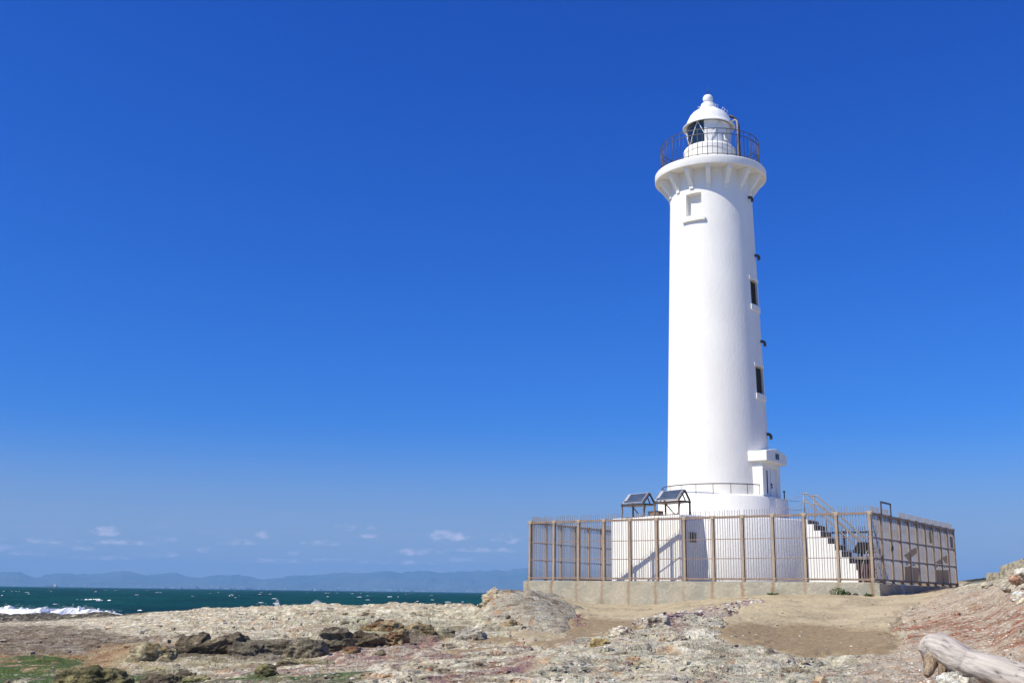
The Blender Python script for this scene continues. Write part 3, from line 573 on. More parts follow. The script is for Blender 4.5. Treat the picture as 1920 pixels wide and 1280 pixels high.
# white caps: short ragged crests of foam scattered over the chop
def whitecaps():
    b = MB(); r_ = random.Random(4)
    for i in range(100):
        d = 150 * (4200 / 150) ** (r_.random() ** .75); a = ratio_of(r_.uniform(-60, 1000)); x = a * d
        L_ = r_.uniform(.4, 2.0) * (1 + d / 3000); h = r_.uniform(.02, .11) * (1 + d / 3000); n = 9; sk = r_.uniform(-.4, .4)
        base = SEA_Z + .25 if d < 1500 else SEA_Z - .05
        top, bot = [], []
        for k in range(n):
            t = k / (n - 1); e_ = sin(pi * t) ** .6
            X = x + (t - .5) * L_; Y = d + sk * (t - .5) * L_ + r_.uniform(-.1, .1)
            bot.append((X, Y - .25, base - .1)); top.append((X, Y + .12, base + h * e_ * r_.uniform(.1, 1.3) - .04))
        vs = bot + top + [(p[0], p[1] + .6, base - .15) for p in top]
        b.add(vs, [(k, k + 1, n + k + 1, n + k) for k in range(n - 1)] + [(n + k, n + k + 1, 2 * n + k + 1, 2 * n + k) for k in range(n - 1)], True)
    for (px, py, Lp) in ((170, 1123, 22), (200, 1124.5, 18), (435, 1116, 18), (742, 1118, 26), (155, 1123, 7), (615, 1111, 12), (690, 1109, 10), (497, 1131, 7), (300, 1110, 6), (25, 1108, 10), (128, 1111, 9)):
        r = ray(px, py); d = abs((SEA_Z + .1) / (r[2] / r[1])); x = r[0] / r[1] * d; L_ = Lp / F_PX * d
        for q in range(5):
            n = 9; xx = x + r_.uniform(-.4, .4) * L_; dd = d + r_.uniform(-9, 9); l2 = L_ * r_.uniform(.08, .35)
            bot = [(xx + (k / 8 - .5) * l2, dd - .3, SEA_Z) for k in range(n)]; top = [(xx + (k / 8 - .5) * l2, dd + .2, SEA_Z + .1 + .16 * sin(pi * k / 8) * r_.uniform(.2, 1.2)) for k in range(n)]
            b.add(bot + top + [(p[0], p[1] + .6, SEA_Z) for p in top], [(k, k + 1, n + k + 1, n + k) for k in range(n - 1)] + [(n + k, n + k + 1, 2 * n + k + 1, 2 * n + k) for k in range(n - 1)], True)
    tag(b.build('whitecaps', M_foam, fix=False), 'small white caps flecking the teal sea', 'foam', kind='stuff')
whitecaps()
def spray(px, w_, top, base, D_, seed, n, label):
    b = MB(); r_ = random.Random(seed)
    for i in range(n):
        t = r_.gauss(0, .42); hmax = max(0, 1 - abs(t) ** 1.3); hh = (base - top) * hmax * r_.random() ** 1.4
        p = at(px + t * w_ / 2 + r_.gauss(0, 1.0), base - hh, D_ + r_.uniform(-.8, .8)); s = r_.uniform(.01, .032) * (1.3 - hh / (base - top + 1e-6))
        q = [Vector(p) + Vector((r_.uniform(-1, 1), r_.uniform(-1, 1), r_.uniform(-1, 1))).normalized() * s for _ in range(4)]
        b.add(q, [(0, 1, 2), (0, 2, 3), (0, 3, 1), (1, 3, 2)])
    tag(b.build('sea_spray', M_foam, fix=False), label, 'spray', kind='stuff')
spray(520, 16, 1121, 1148, 64, 1, 1700, 'thin plume of white spray rising behind the left pale rock')
spray(594, 30, 1123, 1136, 60, 2, 1300, 'low white spray breaking behind the crest of the pale rock')
spray(553, 40, 1130, 1142, 63, 3, 420, 'faint white spray between the two plumes behind the rocks')

# ------------------------------------------------------------------ far shore, mountains, boats
M_mtn = mat('wooded_mountain', (.045, .085, .085), .95, var=.2, vscale=.0009, bump=0, col2=(.10, .13, .12), detail=8)
M_town = mat('distant_buildings', (.42, .42, .42), .8, var=.1, vscale=.01)
def mountains():
    prof = [(-700, 1075), (-200, 1068), (-60, 1070), (0, 1071.5), (30, 1074), (60, 1082), (80, 1077), (110, 1073), (135, 1077), (165, 1075), (195, 1073.5), (225, 1070.5), (250, 1073), (270, 1075.5), (290, 1072.5), (320, 1074), (345, 1079),
            (370, 1082), (400, 1078.5), (432, 1077), (455, 1079), (480, 1084), (520, 1083), (560, 1077.5), (590, 1076.5), (620, 1073.5), (655, 1072.5), (690, 1072), (722, 1067.5), (745, 1071), (770, 1071.5), (795, 1069.5), (820, 1071.5), (850, 1071),
            (880, 1071), (905, 1069.5), (922, 1068), (950, 1069.5), (985, 1064), (1020, 1070), (1100, 1068), (1250, 1072), (1400, 1078), (1600, 1086), (1800, 1100), (2000, 1110), (2300, 1120)]
    pxs = np.array([p[0] for p in prof], float); pys = np.array([p[1] for p in prof], float)
    q = np.linspace(-700, 2300, 1500); top = np.interp(q, pxs, pys)
    rows = 26
    X = np.zeros((rows, len(q))); Y = X.copy(); Z = X.copy()
    for i in range(rows):
        t = i / (rows - 1)                      # 0 at the shore, .75 at the crest, 1 behind
        d = 13500 + 5200 * t
        for k, px in enumerate(q):
            r = ratio_of(px); hc = at(px, top[k], 13500 + 5200 * .75)[2]
            X[i, k] = r * d; Y[i, k] = d
            Z[i, k] = SEA_Z + (hc - SEA_Z) * (min(1, t / .75) ** 1.25 if t <= .75 else 1 - (t - .75) * 2.4)
    n_ = fbm(X / 700, Y / 700, 6); env = np.sin(np.clip(np.arange(rows) / (rows - 1) / .75, 0, 1) * pi)[:, None]
    Z = Z + env * 70 * n_ + 42 * ridged(X / 650, Y / 1600, 5) + 16 * fbm(X / 170, Y / 900, 4) * (np.arange(rows)[:, None] > 3); Z[0] = SEA_Z - 2
    o = grid_mesh('mountain_range', X, Y, Z, M_mtn); tag(o, 'long blue hazy mountain range beyond the sea', kind='structure')
mountains()
def town():
    b = MB(); r_ = random.Random(5)
    for i in range(120):
        px = r_.choice([r_.uniform(300, 480), r_.uniform(380, 960), r_.uniform(-50, 980)]); d = 13350; x = ratio_of(px) * d; w_ = r_.uniform(8, 50); h = r_.choice([r_.uniform(8, 20), r_.uniform(8, 30), r_.uniform(20, 45)])
        b.box(x, x + w_, d, d + 20, SEA_Z - 2, SEA_Z + h)
    tag(b.build('distant_town', M_town, fix=False), 'tiny pale waterfront buildings along the far shore', 'town', kind='stuff')
town()
def boats():
    d = 4300; x0 = ratio_of(81) * d; L_ = 20.5 / F_PX * d
    t = empty('cargo_ship', (x0 + L_ / 2, d, SEA_Z), label='small grey cargo ship with a white wheelhouse on the horizon at far left', cat='ship')
    h = MB(); h.prism([(-L_ / 2, 4.6), (-L_ / 2 + 3, -.5), (L_ / 2 - 1, -.5), (L_ / 2, 4.0), (L_ / 2 - 5, 3.4), (-L_ / 2 + 6, 3.4)], -4, 4); h.build('hull', M_hullgrey, t)
    MB().box(L_ / 2 - 12, L_ / 2 - 5, -3, 3, 3.5, 9.5).build('wheelhouse', M_shipwhite, t); MB().box(L_ / 2 - 11, L_ / 2 - 7, -2.6, 2.6, 9.51, 12.3).build('bridge_deck', M_shipwhite, t)
    MB().box(-L_ / 2 + 12, L_ / 2 - 14, -2.5, 2.5, 3.4, 5.0).build('cargo_hatch', M_slab, t)
    MB().bar((-L_ / 2 + 5, 0, 3.4), (-L_ / 2 + 5, 0, 10), .5, .5).build('mast', M_hullgrey, t)
    d = 5200; x = ratio_of(588) * d
    t = empty('sailing_boat', (x, d, SEA_Z), label='tiny white sail upright on the horizon left of the mound', cat='boat')
    MB().prism([(-4, 1.2), (-3, -.4), (3, -.4), (4.4, 1.3)], -1.2, 1.2).build('hull', M_shipwhite, t)
    MB().prism([(-.6, 1.8), (2.6, 1.8), (-.4, 14)], -.1, .1).build('sail', M_shipwhite, t)
    MB().bar((-.7, 0, 1), (-.7, 0, 14.5), .25, .25).build('mast', M_hullgrey, t)
    d = 1350; x = ratio_of(174) * d
    t = empty('small_boat', (x, d, SEA_Z + .2), label='small dark motor boat in the chop near the far left', cat='boat')
    MB().prism([(-1.9, .75), (-1.5, -.2), (1.6, -.2), (2.3, 1.0)], -.8, .8).build('hull', M_dark, t)
    MB().prism([(.0, .8), (1.2, .8), (1.0, 1.6), (.3, 1.6)], -.6, .6).build('cabin', M_hullgrey, t)
boats()

# ------------------------------------------------------------------ lighthouse station (local frame: x along the front fence to the right, y inward)
FR = lambda: None
ST = (O[0], O[1], Z0); RZ = -TH
CX, CY = -6.83, 4.65
def wp(x, y, z=0): p = O + EX * x + VY * y; return (p[0], p[1], z + Z0)

# concrete foundation
def concrete_mat():
    m = mat('weathered_concrete', (.42, .37, .27), .9, var=.15, vscale=1.7, bump=.02, bscale=9, col2=(.30, .275, .205), detail=8)
    n, l, b = nodes_of(m); old = b.inputs['Base Color'].links[0].from_socket
    tcn = n.new('ShaderNodeTexCoord')
    # lime-white crack lines: narrow band of a noise
    def noise_(sc, det, stretch=(1, 1, 1), rough=.55):
        mp = n.new('ShaderNodeMapping'); mp.inputs['Scale'].default_value = stretch; l.new(tcn.outputs['Object'], mp.inputs[0])
        z = n.new('ShaderNodeTexNoise'); z.inputs['Scale'].default_value = sc; z.inputs['Detail'].default_value = det; z.inputs['Roughness'].default_value = rough; l.new(mp.outputs[0], z.inputs['Vector']); return z.outputs[0]
    def M(op, a, b_=None, c_=None):
        q = n.new('ShaderNodeMath'); q.operation = op
        for i, s in enumerate((a, b_, c_)):
            if s is None: continue
            if isinstance(s, (int, float)): q.inputs[i].default_value = s
            else: l.new(s, q.inputs[i])
        return q.outputs[0]
    def band(v, c0, wd): return M('MAXIMUM', M('SUBTRACT', 1.0, M('MULTIPLY', M('ABSOLUTE', M('SUBTRACT', v, c0)), 1 / wd)), 0.0)
    def mix(cs, fac, col):
        x = n.new('ShaderNodeMix'); x.data_type = 'RGBA'; l.new(fac, x.inputs[0]); l.new(cs, x.inputs[6]); x.inputs[7].default_value = (*col, 1); return x.outputs[2]
    cr1 = band(noise_(1.5, 7, (1, 1, 1.6), .6), .5, .012); cr2 = band(noise_(2.6, 7, (1, 1, 1.2), .62), .47, .016)
    patch = n.new('ShaderNodeMapRange'); patch.inputs[1].default_value = .45; patch.inputs[2].default_value = .62; l.new(noise_(.7, 3), patch.inputs[0])
    cs = mix(old, M('MULTIPLY', patch.outputs[0], .5), (.27, .265, .215))
    cs = mix(cs, M('MULTIPLY', M('MAXIMUM', cr1, M('MULTIPLY', cr2, .4)), .6), (.60, .56, .46))
    # rust below the fence posts, own shape
    sp = n.new('ShaderNodeSeparateXYZ'); l.new(tcn.outputs['Object'], sp.inputs[0])
    ph = M('FRACT', M('ADD', M('MULTIPLY', M('ADD', sp.outputs[0], M('MULTIPLY', M('SUBTRACT', noise_(3, 3), .5), .14)), 1 / .99624), .5))
    dist = M('MULTIPLY', M('ABSOLUTE', M('SUBTRACT', ph, .5)), 1.0)
    st = M('MAXIMUM', M('SUBTRACT', 1.0, M('MULTIPLY', dist, 11.0)), 0.0)
    vary = n.new('ShaderNodeMapRange'); vary.inputs[1].default_value = .30; vary.inputs[2].default_value = .55; l.new(noise_(.9, 4, (1, 1, .25)), vary.inputs[0])
    cs = mix(cs, M('MULTIPLY', M('MULTIPLY', st, vary.outputs[0]), .85), (.26, .145, .065))
    cs = mix(cs, M('MULTIPLY', M('GREATER_THAN', noise_(7, 4), .68), .6), (.16, .13, .09))
    l.new(cs, b.inputs['Base Color']); return m
M_conc = concrete_mat()
plat = empty('concrete_platform', ST, RZ, label='low weathered concrete foundation wall with rust streaks under the fence', cat='foundation')
f = MB(); f.box(-12.13, .22, -.15, .25, -1.5, -.012); f.build('front_wall', M_conc, plat, bevel=.012)
f = MB(); f.box(-.1, .20, .252, 10.0, -1.0, -.03); f.build('side_wall', M_conc, plat, bevel=.01)
MB().box(-12.11, -.102, .252, 9.95, -1.0, -.02).build('yard_floor', M_slab, plat)
MB().box(-12.05, .14, -.105, .16, -.010, .012).build('coping', M_conc, plat, bevel=.004)

# ---- fences
def fence(name, p0, p1, bays, label, skip=(), inner=1, gate=False):
    """p0->p1 in station coordinates"""
    a = Vector((p0[0], p0[1], 0)); b = Vector((p1[0], p1[1], 0)); L_ = (b - a).length; d = (b - a) / L_; ang = math.atan2(d.y, d.x)
    w0 = wp(*p0, 0); t = empty(name, w0, RZ + ang, label=label, cat='fence', group='steel bar fences around the lighthouse')
    wb = L_ / bays
    post = MB(); post.box(-.038, .038, -.052, -.044, 0, 1.98).box(-.038, .038, .044, .052, 0, 1.98).box(-.02, .02, -.044, .044, 0, 1.98).box(-.07, .07, -.07, .07, -.015, .012)
    brk = MB(); brk.box(-.095, .095, -.056, -.047, 1.96, 2.045).box(-.10, .10, -.056, .05, 2.045, 2.055)
    cl = MB(); cl.box(-.075, .075, -.056, -.047, .05, .135).box(-.055, .055, -.05, .05, 1.30, 1.33).box(-.055, .055, -.05, .05, .70, .73)
    bl = MB()
    for zz, xx in ((2.0, .07), (2.0, -.07), (.09, .06), (.09, -.06)): bl.box(xx - .012, xx + .012, -.066, -.0565, zz - .012, zz + .012)
    bar = MB(); bar.box(-.006, .006, -.0085, .0085, .06, 2.215)
    P = []
    for i in range(bays + 1):
        if name == 'side_fence' and i == 0: continue
        if not P:
            P = [post.build('post', M_post, t), brk.build('post_bracket', M_brk, t), cl.build('rail_clip', M_post, t)]
            bo = bl.build('bolts', M_black, P[1])
            src = P
            if i: 
                for q in P: q.location = (i * wb, 0, 0)
        else:
            for q, nm in zip(src, ('post', 'post_bracket', 'rail_clip')):
                c_ = inst(q, nm, (i * wb, 0, 0), t)
                if nm == 'post_bracket': k = bo.copy(); COL.objects.link(k); k.parent = c_
    first = None; cnt = 0
    for i in range(bays):
        for k in range(1, 12):
            x = (i + k / 12) * wb
            s = MB(); 
            if gate and i == 2: 
                if first is not None: pass
            if first is None: first = bar.build('bar', M_bar, t); o = first
            else: o = inst(first, 'bar', (0, 0, 0), t)
            o.location = (x + random.uniform(-.009, .009), 0, random.uniform(-.012, .008)); o.rotation_euler = (random.uniform(-.003, .003), random.uniform(-.004, .004), random.uniform(-.10, .10))
            if i in skip: o.scale = (1, 1, .895)
        rl = MB(); rl.box(i * wb + .04, (i + 1) * wb - .04, -.045, .045, 1.965, 2.03)
        rl.build('top_rail', M_rail, t)
        rl = MB(); rl.box(i * wb + .04, (i + 1) * wb - .04, -.04, .04, .065, .12); rl.build('bottom_rail', M_rail, t)
        for z in (1.315, .715):
            rl = MB(); rl.box(i * wb + .04, (i + 1) * wb - .04, -.013, .013, z - .011, z + .011); rl.build('middle_rail', M_rail, t)
    return t, wb
W_, DPT = 11.95, 9.68
ft, wb = fence('front_fence', (-W_, 0), (0, 0), 12, 'front steel bar fence, the long one facing the beach')
sf, wb2 = fence('side_fence', (0, 0), (0, DPT), 10, 'right side steel bar fence with the gate frame, running away from the front corner', skip=(2,), gate=True)
fence('left_fence', (-W_, 9.88), (-W_, .06), 10, 'left side steel bar fence seen through the front fence, sea behind it')
fence('back_fence', (-.06, DPT + .02), (-W_ + .06, DPT + .02), 12, 'rear steel bar fence behind the white lighthouse steps')
# gate frame standing over bays two of the side fence
g = MB(); g.box(wb2 - .03, wb2 + .03, -.075, -.047, 2.0, 2.36).box(2 * wb2 - .03, 2 * wb2 + .03, -.075, -.047, 2.0, 2.36).box(wb2 - .03, 2 * wb2 + .03, -.076, -.046, 2.36, 2.41)
g.build('gate_frame', M_dark, sf)
g = MB(); g.box(2 * wb2 - .12, 2 * wb2 - .02, -.09, -.05, 1.0, 1.12).box(2 * wb2 - .19, 2 * wb2 - .12, -.085, -.055, .97, 1.05); g.tube([(2 * wb2 - .15 + .035 * cos(k), -.075, .98 + .045 * sin(k)) for k in np.linspace(0, 2 * pi, 14)], .009, 6); g.build('padlock', M_dark, sf)
tagp = MB().box(-.1, .1, -.068, -.060, 0, .36).build('notice_board', M_yellow, sf, loc=(6.55 * wb2, -.01, 1.42)); 
MB().box(-.12, .12, -.062, -.052, -.02, 0).box(-.12, .12, -.062, -.052, .36, .38).box(-.12, -.1, -.062, -.052, 0, .36).box(.1, .12, -.062, -.052, 0, .36).build('board_frame', M_dark, tagp)
lt_ = MB()
for k in range(6): lt_.box(-.075, .075 - .03 * (k % 3), -.070, -.0685, .05 + k * .05, .065 + k * .05)
lt_.build('lettering', M_wood_brown, tagp)
sg = MB().box(-.16, .16, -.068, -.060, 0, .36).build('notice_board', M_hullgrey, sf, loc=(9.45 * wb2, -.01, 1.36)); sg['label'] = 'dark framed notice board near the far end'
MB().box(-.18, .18, -.062, -.052, -.02, 0).box(-.18, .18, -.062, -.052, .36, .38).box(-.18, -.16, -.062, -.052, 0, .36).box(.16, .18, -.062, -.052, 0, .36).build('board_frame', M_dark, sg)

# ---- lighthouse
LH = empty('lighthouse', wp(CX, CY, 0), RZ, label='tall round white lighthouse with a domed lantern, on a two-stepped drum', cat='lighthouse')
def A(phi, r, z): a = radians(phi); return Vector((r * sin(a), -r * cos(a), z))
r_at = lambda z: 1.865 - (z - 3.0) * (1.865 - 1.555) / (14.3 - 3.0)
# shaft with real recesses for the windows: panels skipped in the lathe grid and rebuilt inward
def shaft():
    zs = [2.95]; 
    wins = [(0, 13.37, 14.24, 14.5), (90, 10.02, 10.95, 14.5), (90, 6.70, 7.68, 14.5)]
    zbreaks = sorted(set([3.0, 15.2] + [w_[1] for w_ in wins] + [w_[2] for w_ in wins] + list(np.arange(3.6, 15, .55))))
    angs = sorted(set([round(a, 3) for a in np.arange(-180, 180, 3.75)] + [-11.5, 11.5, 79, 101]))
    angs = [a for a in angs if not any(abs(a - b) < 1.2 and a != b for b in (-11.5, 11.5, 79, 101))]
    b = MB(); n = len(angs)
    vs = [A(a, r_at(z), z) for z in zbreaks for a in angs]; fs = []
    for i in range(len(zbreaks) - 1):
        for k in range(n):
            a0 = angs[k]; a1 = angs[(k + 1) % n] if k < n - 1 else 180
            mz = (zbreaks[i] + zbreaks[i + 1]) / 2; ma = (a0 + a1) / 2
            if any(abs(ma - w_[0]) < 11.5 and w_[1] < mz < w_[2] for w_ in wins): continue
            fs.append((i * n + k, i * n + (k + 1) % n, (i + 1) * n + (k + 1) % n, (i + 1) * n + k))
    b.add(vs, fs, True)
    for (c0, z0_, z1_, _) in wins:                # reveals, parallel sided
        rr = r_at((z0_ + z1_) / 2); hw = rr * sin(radians(11.0 if False else 11.5)); a0 = c0 - 11.5; a1 = c0 + 11.5
        depth = .24 if c0 == 0 else .10
        q = [A(a0, r_at(z0_), z0_), A(a1, r_at(z0_), z0_), A(a1, r_at(z1_), z1_), A(a0, r_at(z1_), z1_)]
        inn = A(c0, 1, 0).normalized() * depth; p = [v - inn for v in q]
        b.add(q + p, [(0, 1, 5, 4), (1, 2, 6, 5), (2, 3, 7, 6), (3, 0, 4, 7)])
    o = b.build('tower', M_white, LH, sharp=35)
    bm = bmesh.new(); bm.from_mesh(o.data); bmesh.ops.delete(bm, geom=[v for v in bm.verts if not v.link_faces], context='VERTS'); bm.to_mesh(o.data); bm.free(); o.data.set_sharp_from_angle(angle=radians(35))
    for n_, (c0, z0_, z1_, _) in enumerate(wins):
        a0, a1 = c0 - 11.5, c0 + 11.5; inn = A(c0, 1, 0).normalized() * (.225 if c0 == 0 else .085)
        q = [A(a0, r_at(z0_), z0_) - inn, A(a1, r_at(z0_), z0_) - inn, A(a1, r_at(z1_), z1_) - inn, A(a0, r_at(z1_), z1_) - inn]
        wnd = MB().add(q, [(0, 1, 2, 3)]).build('window', M_white if n_ == 0 else M_louvre, LH)
        if n_ == 0:
            wnd['label'] = 'blind white window niche on the front, high under the gallery'
        else:
            wnd['label'] = ('upper' if n_ == 1 else 'lower') + ' dark louvred window on the right side of the tower'
            for k in range(9):
                t = (k + .5) / 9; mid_ = (q[0] + q[1]) / 2 * (1 - t) + (q[3] + q[2]) / 2 * t; sd_ = (q[1] - q[0]).normalized()
                lv = MB().bar(mid_ - sd_ * .32 + inn * .25, mid_ + sd_ * .32 + inn * .25, .035, .014, up=(inn + Vector((0, 0, .2))).normalized()); lv.build('slat', M_louvre, wnd)
        # sill and lintel mouldings
        def mould(za, zb_, dr, da, nm):
            m_ = MB(); ns = 10
            vs, fs = [], []
            for i in range(ns + 1):
                a = c0 - da + 2 * da * i / ns
                for (r_, z) in ((r_at(za) - .02, za), (r_at(za) + dr, za), (r_at(za) + dr, zb_), (r_at(za) - .02, zb_)): vs.append(A(a, r_, z))
            for i in range(ns):
                for j in range(4): fs.append((i * 4 + j, i * 4 + (j + 1) % 4, (i + 1) * 4 + (j + 1) % 4, (i + 1) * 4 + j))
            fs += [(0, 1, 2, 3), tuple(ns * 4 + j for j in (3, 2, 1, 0))]
            m_.add(vs, fs).build(nm, M_white, wnd, bevel=.008)
        mould(z0_ - (.24 if n_ == 0 else .22), z0_ - (.12 if n_ == 0 else .01), .09 if n_ == 0 else .05, 16.5 if n_ == 0 else 14, 'sill')
        if n_: mould(z1_ + .01, z1_ + .15, .035, 14, 'lintel')
shaft()
b = MB(); b.lathe([(3.38, -.02), (3.38, 2.09), (3.35, 2.13), (3.30, 2.14), (0.5, 2.14)], 160); b.build('lower_drum', M_white, LH, sharp=40)
b = MB(); b.lathe([(2.20, 2.12), (2.20, 2.94), (2.17, 2.98), (2.12, 3.0), (.5, 3.0)], 140); b.build('upper_drum', M_white, LH, sharp=40)
b = MB(); b.lathe([(.5, 15.17), (2.02, 15.17), (2.04, 15.15), (2.11, 15.15), (2.12, 15.17), (2.12, 15.42), (2.10, 15.45), (.5, 15.47)], 128); b.build('gallery_floor', M_white, LH, sharp=30)
rg = r_at(14.6)
first = None
for k in range(15):
    phi = 22 + 24 * k
    if first is None:
        c_ = MB(); rr = r_at(14.5)
        c_.prism([(rr - .08, 15.168), (rr - .08, 14.42), (rr + .06, 14.42), (rr + .06, 14.52), (1.98, 15.02), (1.98, 15.168)], -.085, .085)
        first = c_.build('corbel', M_white, LH, bevel=.01); o = first
    else: o = inst(first, 'corbel', (0, 0, 0), LH)
    o.rotation_euler = (0, 0, radians(phi - 90))
# gallery railing
rail = MB(); RR = 1.88
def ringpts(r, z, a0=0, a1=360, n=96): return [A(a0 + (a1 - a0) * k / n, r, z) for k in range(n + 1)]
for z, r_ in ((16.60, .017), (16.40, .016), (15.60, .014)):
    MB().tube(ringpts(RR, z), r_, 6, caps=False).build('railing_hoop', M_darkrail, LH)
p1 = p2 = None
for k in range(64):
    phi = 24.3 - 2 + 360 / 64 * k
    if k % 2 == 0:
        if p1 is None: p1 = MB().tube([(0, 0, 15.46), (0, 0, 16.60)], .013, 6).build('railing_post', M_darkrail, LH); o = p1
        else: o = inst(p1, 'railing_post', (0, 0, 0), LH)
    else:
        if p2 is None: p2 = MB().tube([(0, 0, 15.60), (0, 0, 16.40)], .0085, 5).build('railing_baluster', M_darkrail, LH); o = p2
        else: o = inst(p2, 'railing_baluster', (0, 0, 0), LH)
    o.location = A(phi, RR, 0)
# lantern
b = MB(); b.lathe([(1.03, 15.46), (1.03, 15.52), (.98, 15.54), (.98, 16.26), (1.0, 16.28), (1.0, 16.42), (.94, 16.50), (.80, 16.52)], 96); b.build('lantern_base', M_white, LH, sharp=30)
LR = .845
b = MB(); b.lathe([(LR - .02, 16.5), (LR - .02, 17.42)], 40, radians(12), radians(294)); b.build('lantern_panel', M_whitem, LH)
b = MB(); b.lathe([(LR - .012, 16.5), (LR - .012, 17.42)], 20, radians(-66), radians(12)); b.build('lantern_glass', M_glassd, LH)
# lamp optic behind the glass
b = MB(); b.lathe([(.05, 16.5), (.25, 16.6), (.25, 17.2), (.05, 17.35)], 24); b.build('lens', M_sky_teal, LH)
for k in range(6):
    a0 = -5 + 60 * k
    MB().tube([A(a0 - t, LR + .012, 17.42 - .92 * t / 30) for t in (0, 10, 20, 30)], .016, 5).build('glazing_bar', M_whitem, LH)
    MB().tube([A(a0 + t, LR + .012, 17.42 - .92 * t / 30) for t in (0, 10, 20, 30)], .016, 5).build('glazing_bar', M_whitem, LH)
b = MB(); b.lathe([(.82, 17.45), (.99, 17.37), (1.01, 17.385), (1.01, 17.41), (.93, 17.47), (.875, 17.53), (.84, 17.66), (.75, 17.84), (.62, 18.00), (.46, 18.12), (.33, 18.18), (.31, 18.19)], 96); dome = b.build('dome', M_whitem, LH, sharp=50)
b = MB()
for k in range(8): b.tube([A(5 + 45 * k, r_, z_) for r_, z_ in ((.99, 17.40), (.885, 17.53), (.85, 17.66), (.76, 17.84), (.63, 18.005), (.47, 18.125), (.34, 18.18))], .006, 4)
b.build('dome_seam', M_whitem, dome)
b = MB(); b.lathe([(.34, 18.15), (.335, 18.28), (.30, 18.30), (.27, 18.42), (.20, 18.46), (.15, 18.48), (.15, 18.54), (.185, 18.56), (.20, 18.63), (.195, 18.70), (.15, 18.78), (.06, 18.81), (.0, 18.815)], 40); b.build('ventilator', M_whitem, LH, sharp=35)
b = MB(); b.tube([(0, 0, 18.8), (0, 0, 18.86)], .04, 8); b.tube([(0, 0, 18.85), (0, 0, 19.17)], [.016, .008], 6); b.tube([(0, 0, 18.9), (.07, 0, 19.0)], .006, 4); b.build('lightning_rod', M_pipe, LH)
# downpipe, hand-holds over the dome and cable posts on the right side
b = MB(); b.tube([A(96, .93, 17.50), A(96, 1.05, 17.56), A(96, 1.13, 17.50), A(96, 1.15, 17.36), A(96, 1.15, 15.5)], .034, 8); b.build('downpipe', M_brk, LH)
b = MB()
for da in (84, 90): b.tube([A(da + 22, .80, 17.86), A(da + 22, .98, 17.76), A(da + 22, 1.09, 17.62), A(da + 22, 1.16, 17.3), A(da + 22, 1.17, 15.47)], .034, 6)
for z in np.arange(15.8, 17.5, .28): b.tube([A(106, 1.17, z), A(112, 1.17, z)], .012, 5)
b.build('ladder', M_dark, LH)
for i, (ph, r_, z_) in enumerate(((-40, .36, 18.16), (70, .42, 18.14), (92, .60, 18.02), (84, .74, 17.86))):
    b = MB(); a_ = A(ph - 9, r_, z_); c_ = A(ph + 9, r_, z_); up = Vector((0, 0, .10)) + A(ph, .06, 0)
    b.tube([a_, a_ + up, c_ + up, c_], .010, 5); b.build('handhold', M_whitem, LH)
MB().box(-.07, .07, -.12, 0, 0, .30).build('junction_box', M_whitem, LH, loc=A(38, .98, 15.62)).rotation_euler = (0, 0, radians(38))
b = MB(); b.tube([A(64, .87, 16.9), A(66, .90, 16.62), A(66, 1.0, 16.6), A(68, 1.02, 16.42)], .018, 6); b.build('conduit', M_whitem, LH)
# hooked vent pipes
for (phi, z) in ((88, 14.22), (100, 12.02), (101, 8.72), (101, 5.28)):
    r0 = r_at(z); pts = [A(phi, r0 - .05, z)] + [A(phi, r0 + .04 + .11 * sin(t), z - .11 * (1 - cos(t))) for t in np.linspace(0, pi / 2, 6)] + [A(phi, r0 + .15, z - .19)]
    MB().tube(pts, .055, 10).build('vent_pipe', M_pipe, LH)
# railing on the upper drum
MB().tube(ringpts(2.06, 3.36, -112, 69.5, 60), .018, 6).build('drum_rail', M_darkrail, LH)
for k in range(11):
    p_ = A(69.4 - 16.9 * k, 2.06, 2.99); MB().tube([p_, p_ + Vector((0, 0, .37))], .012, 6).build('drum_rail_post', M_darkrail, LH)
# entrance porch (faces +x)
hx = -4.80 - CX; tx = -5.35 - CX
b = MB(); b.box(tx, hx, 3.84 - CY, 4.12 - CY, 3.0, 4.16).box(tx, hx, 5.17 - CY, 5.46 - CY, 3.0, 4.16).box(tx, hx, 4.12 - CY, 5.17 - CY, 3.98, 4.16); b.build('porch_wall', M_white, LH, bevel=.01)
b = MB(); b.prism([(3.70 - CY, 4.19), (5.60 - CY, 4.19), (5.60 - CY, 4.52), (4.65 - CY, 4.68), (3.70 - CY, 4.54)], -5.4 - CX, -4.58 - CX, axis='x'); b.build('canopy', M_white, LH, bevel=.012)
b = MB(); b.box(-5.4 - CX, -4.66 - CX, 3.77 - CY, 5.53 - CY, 4.16, 4.19); b.build('canopy_soffit', M_white, LH)
MB().box(-4.58 - CX + .002, -4.555 - CX, 4.52 - CY, 4.80 - CY, 4.30, 4.50).build('plaque', M_sky_teal, LH)
dr = MB().box(hx - .10, hx - .05, 4.125 - CY, 5.165 - CY, 3.0, 3.975).build('door', M_whitem, LH)
b = MB(); b.box(hx - .049, hx - .044, 4.63 - CY, 4.642 - CY, 3.02, 3.96); b.box(hx - .049, hx - .02, 4.30 - CY, 4.33 - CY, 3.1, 3.9); b.build('door_seam', M_dark, dr)
b = MB(); b.box(hx - .049, hx - .01, 4.66 - CY, 4.72 - CY, 3.40, 3.47); b.tube([(hx - .02, 4.69 - CY, 3.3), (hx - .02, 4.69 - CY, 3.38)], .02, 6); b.build('door_lock', M_dark, dr)
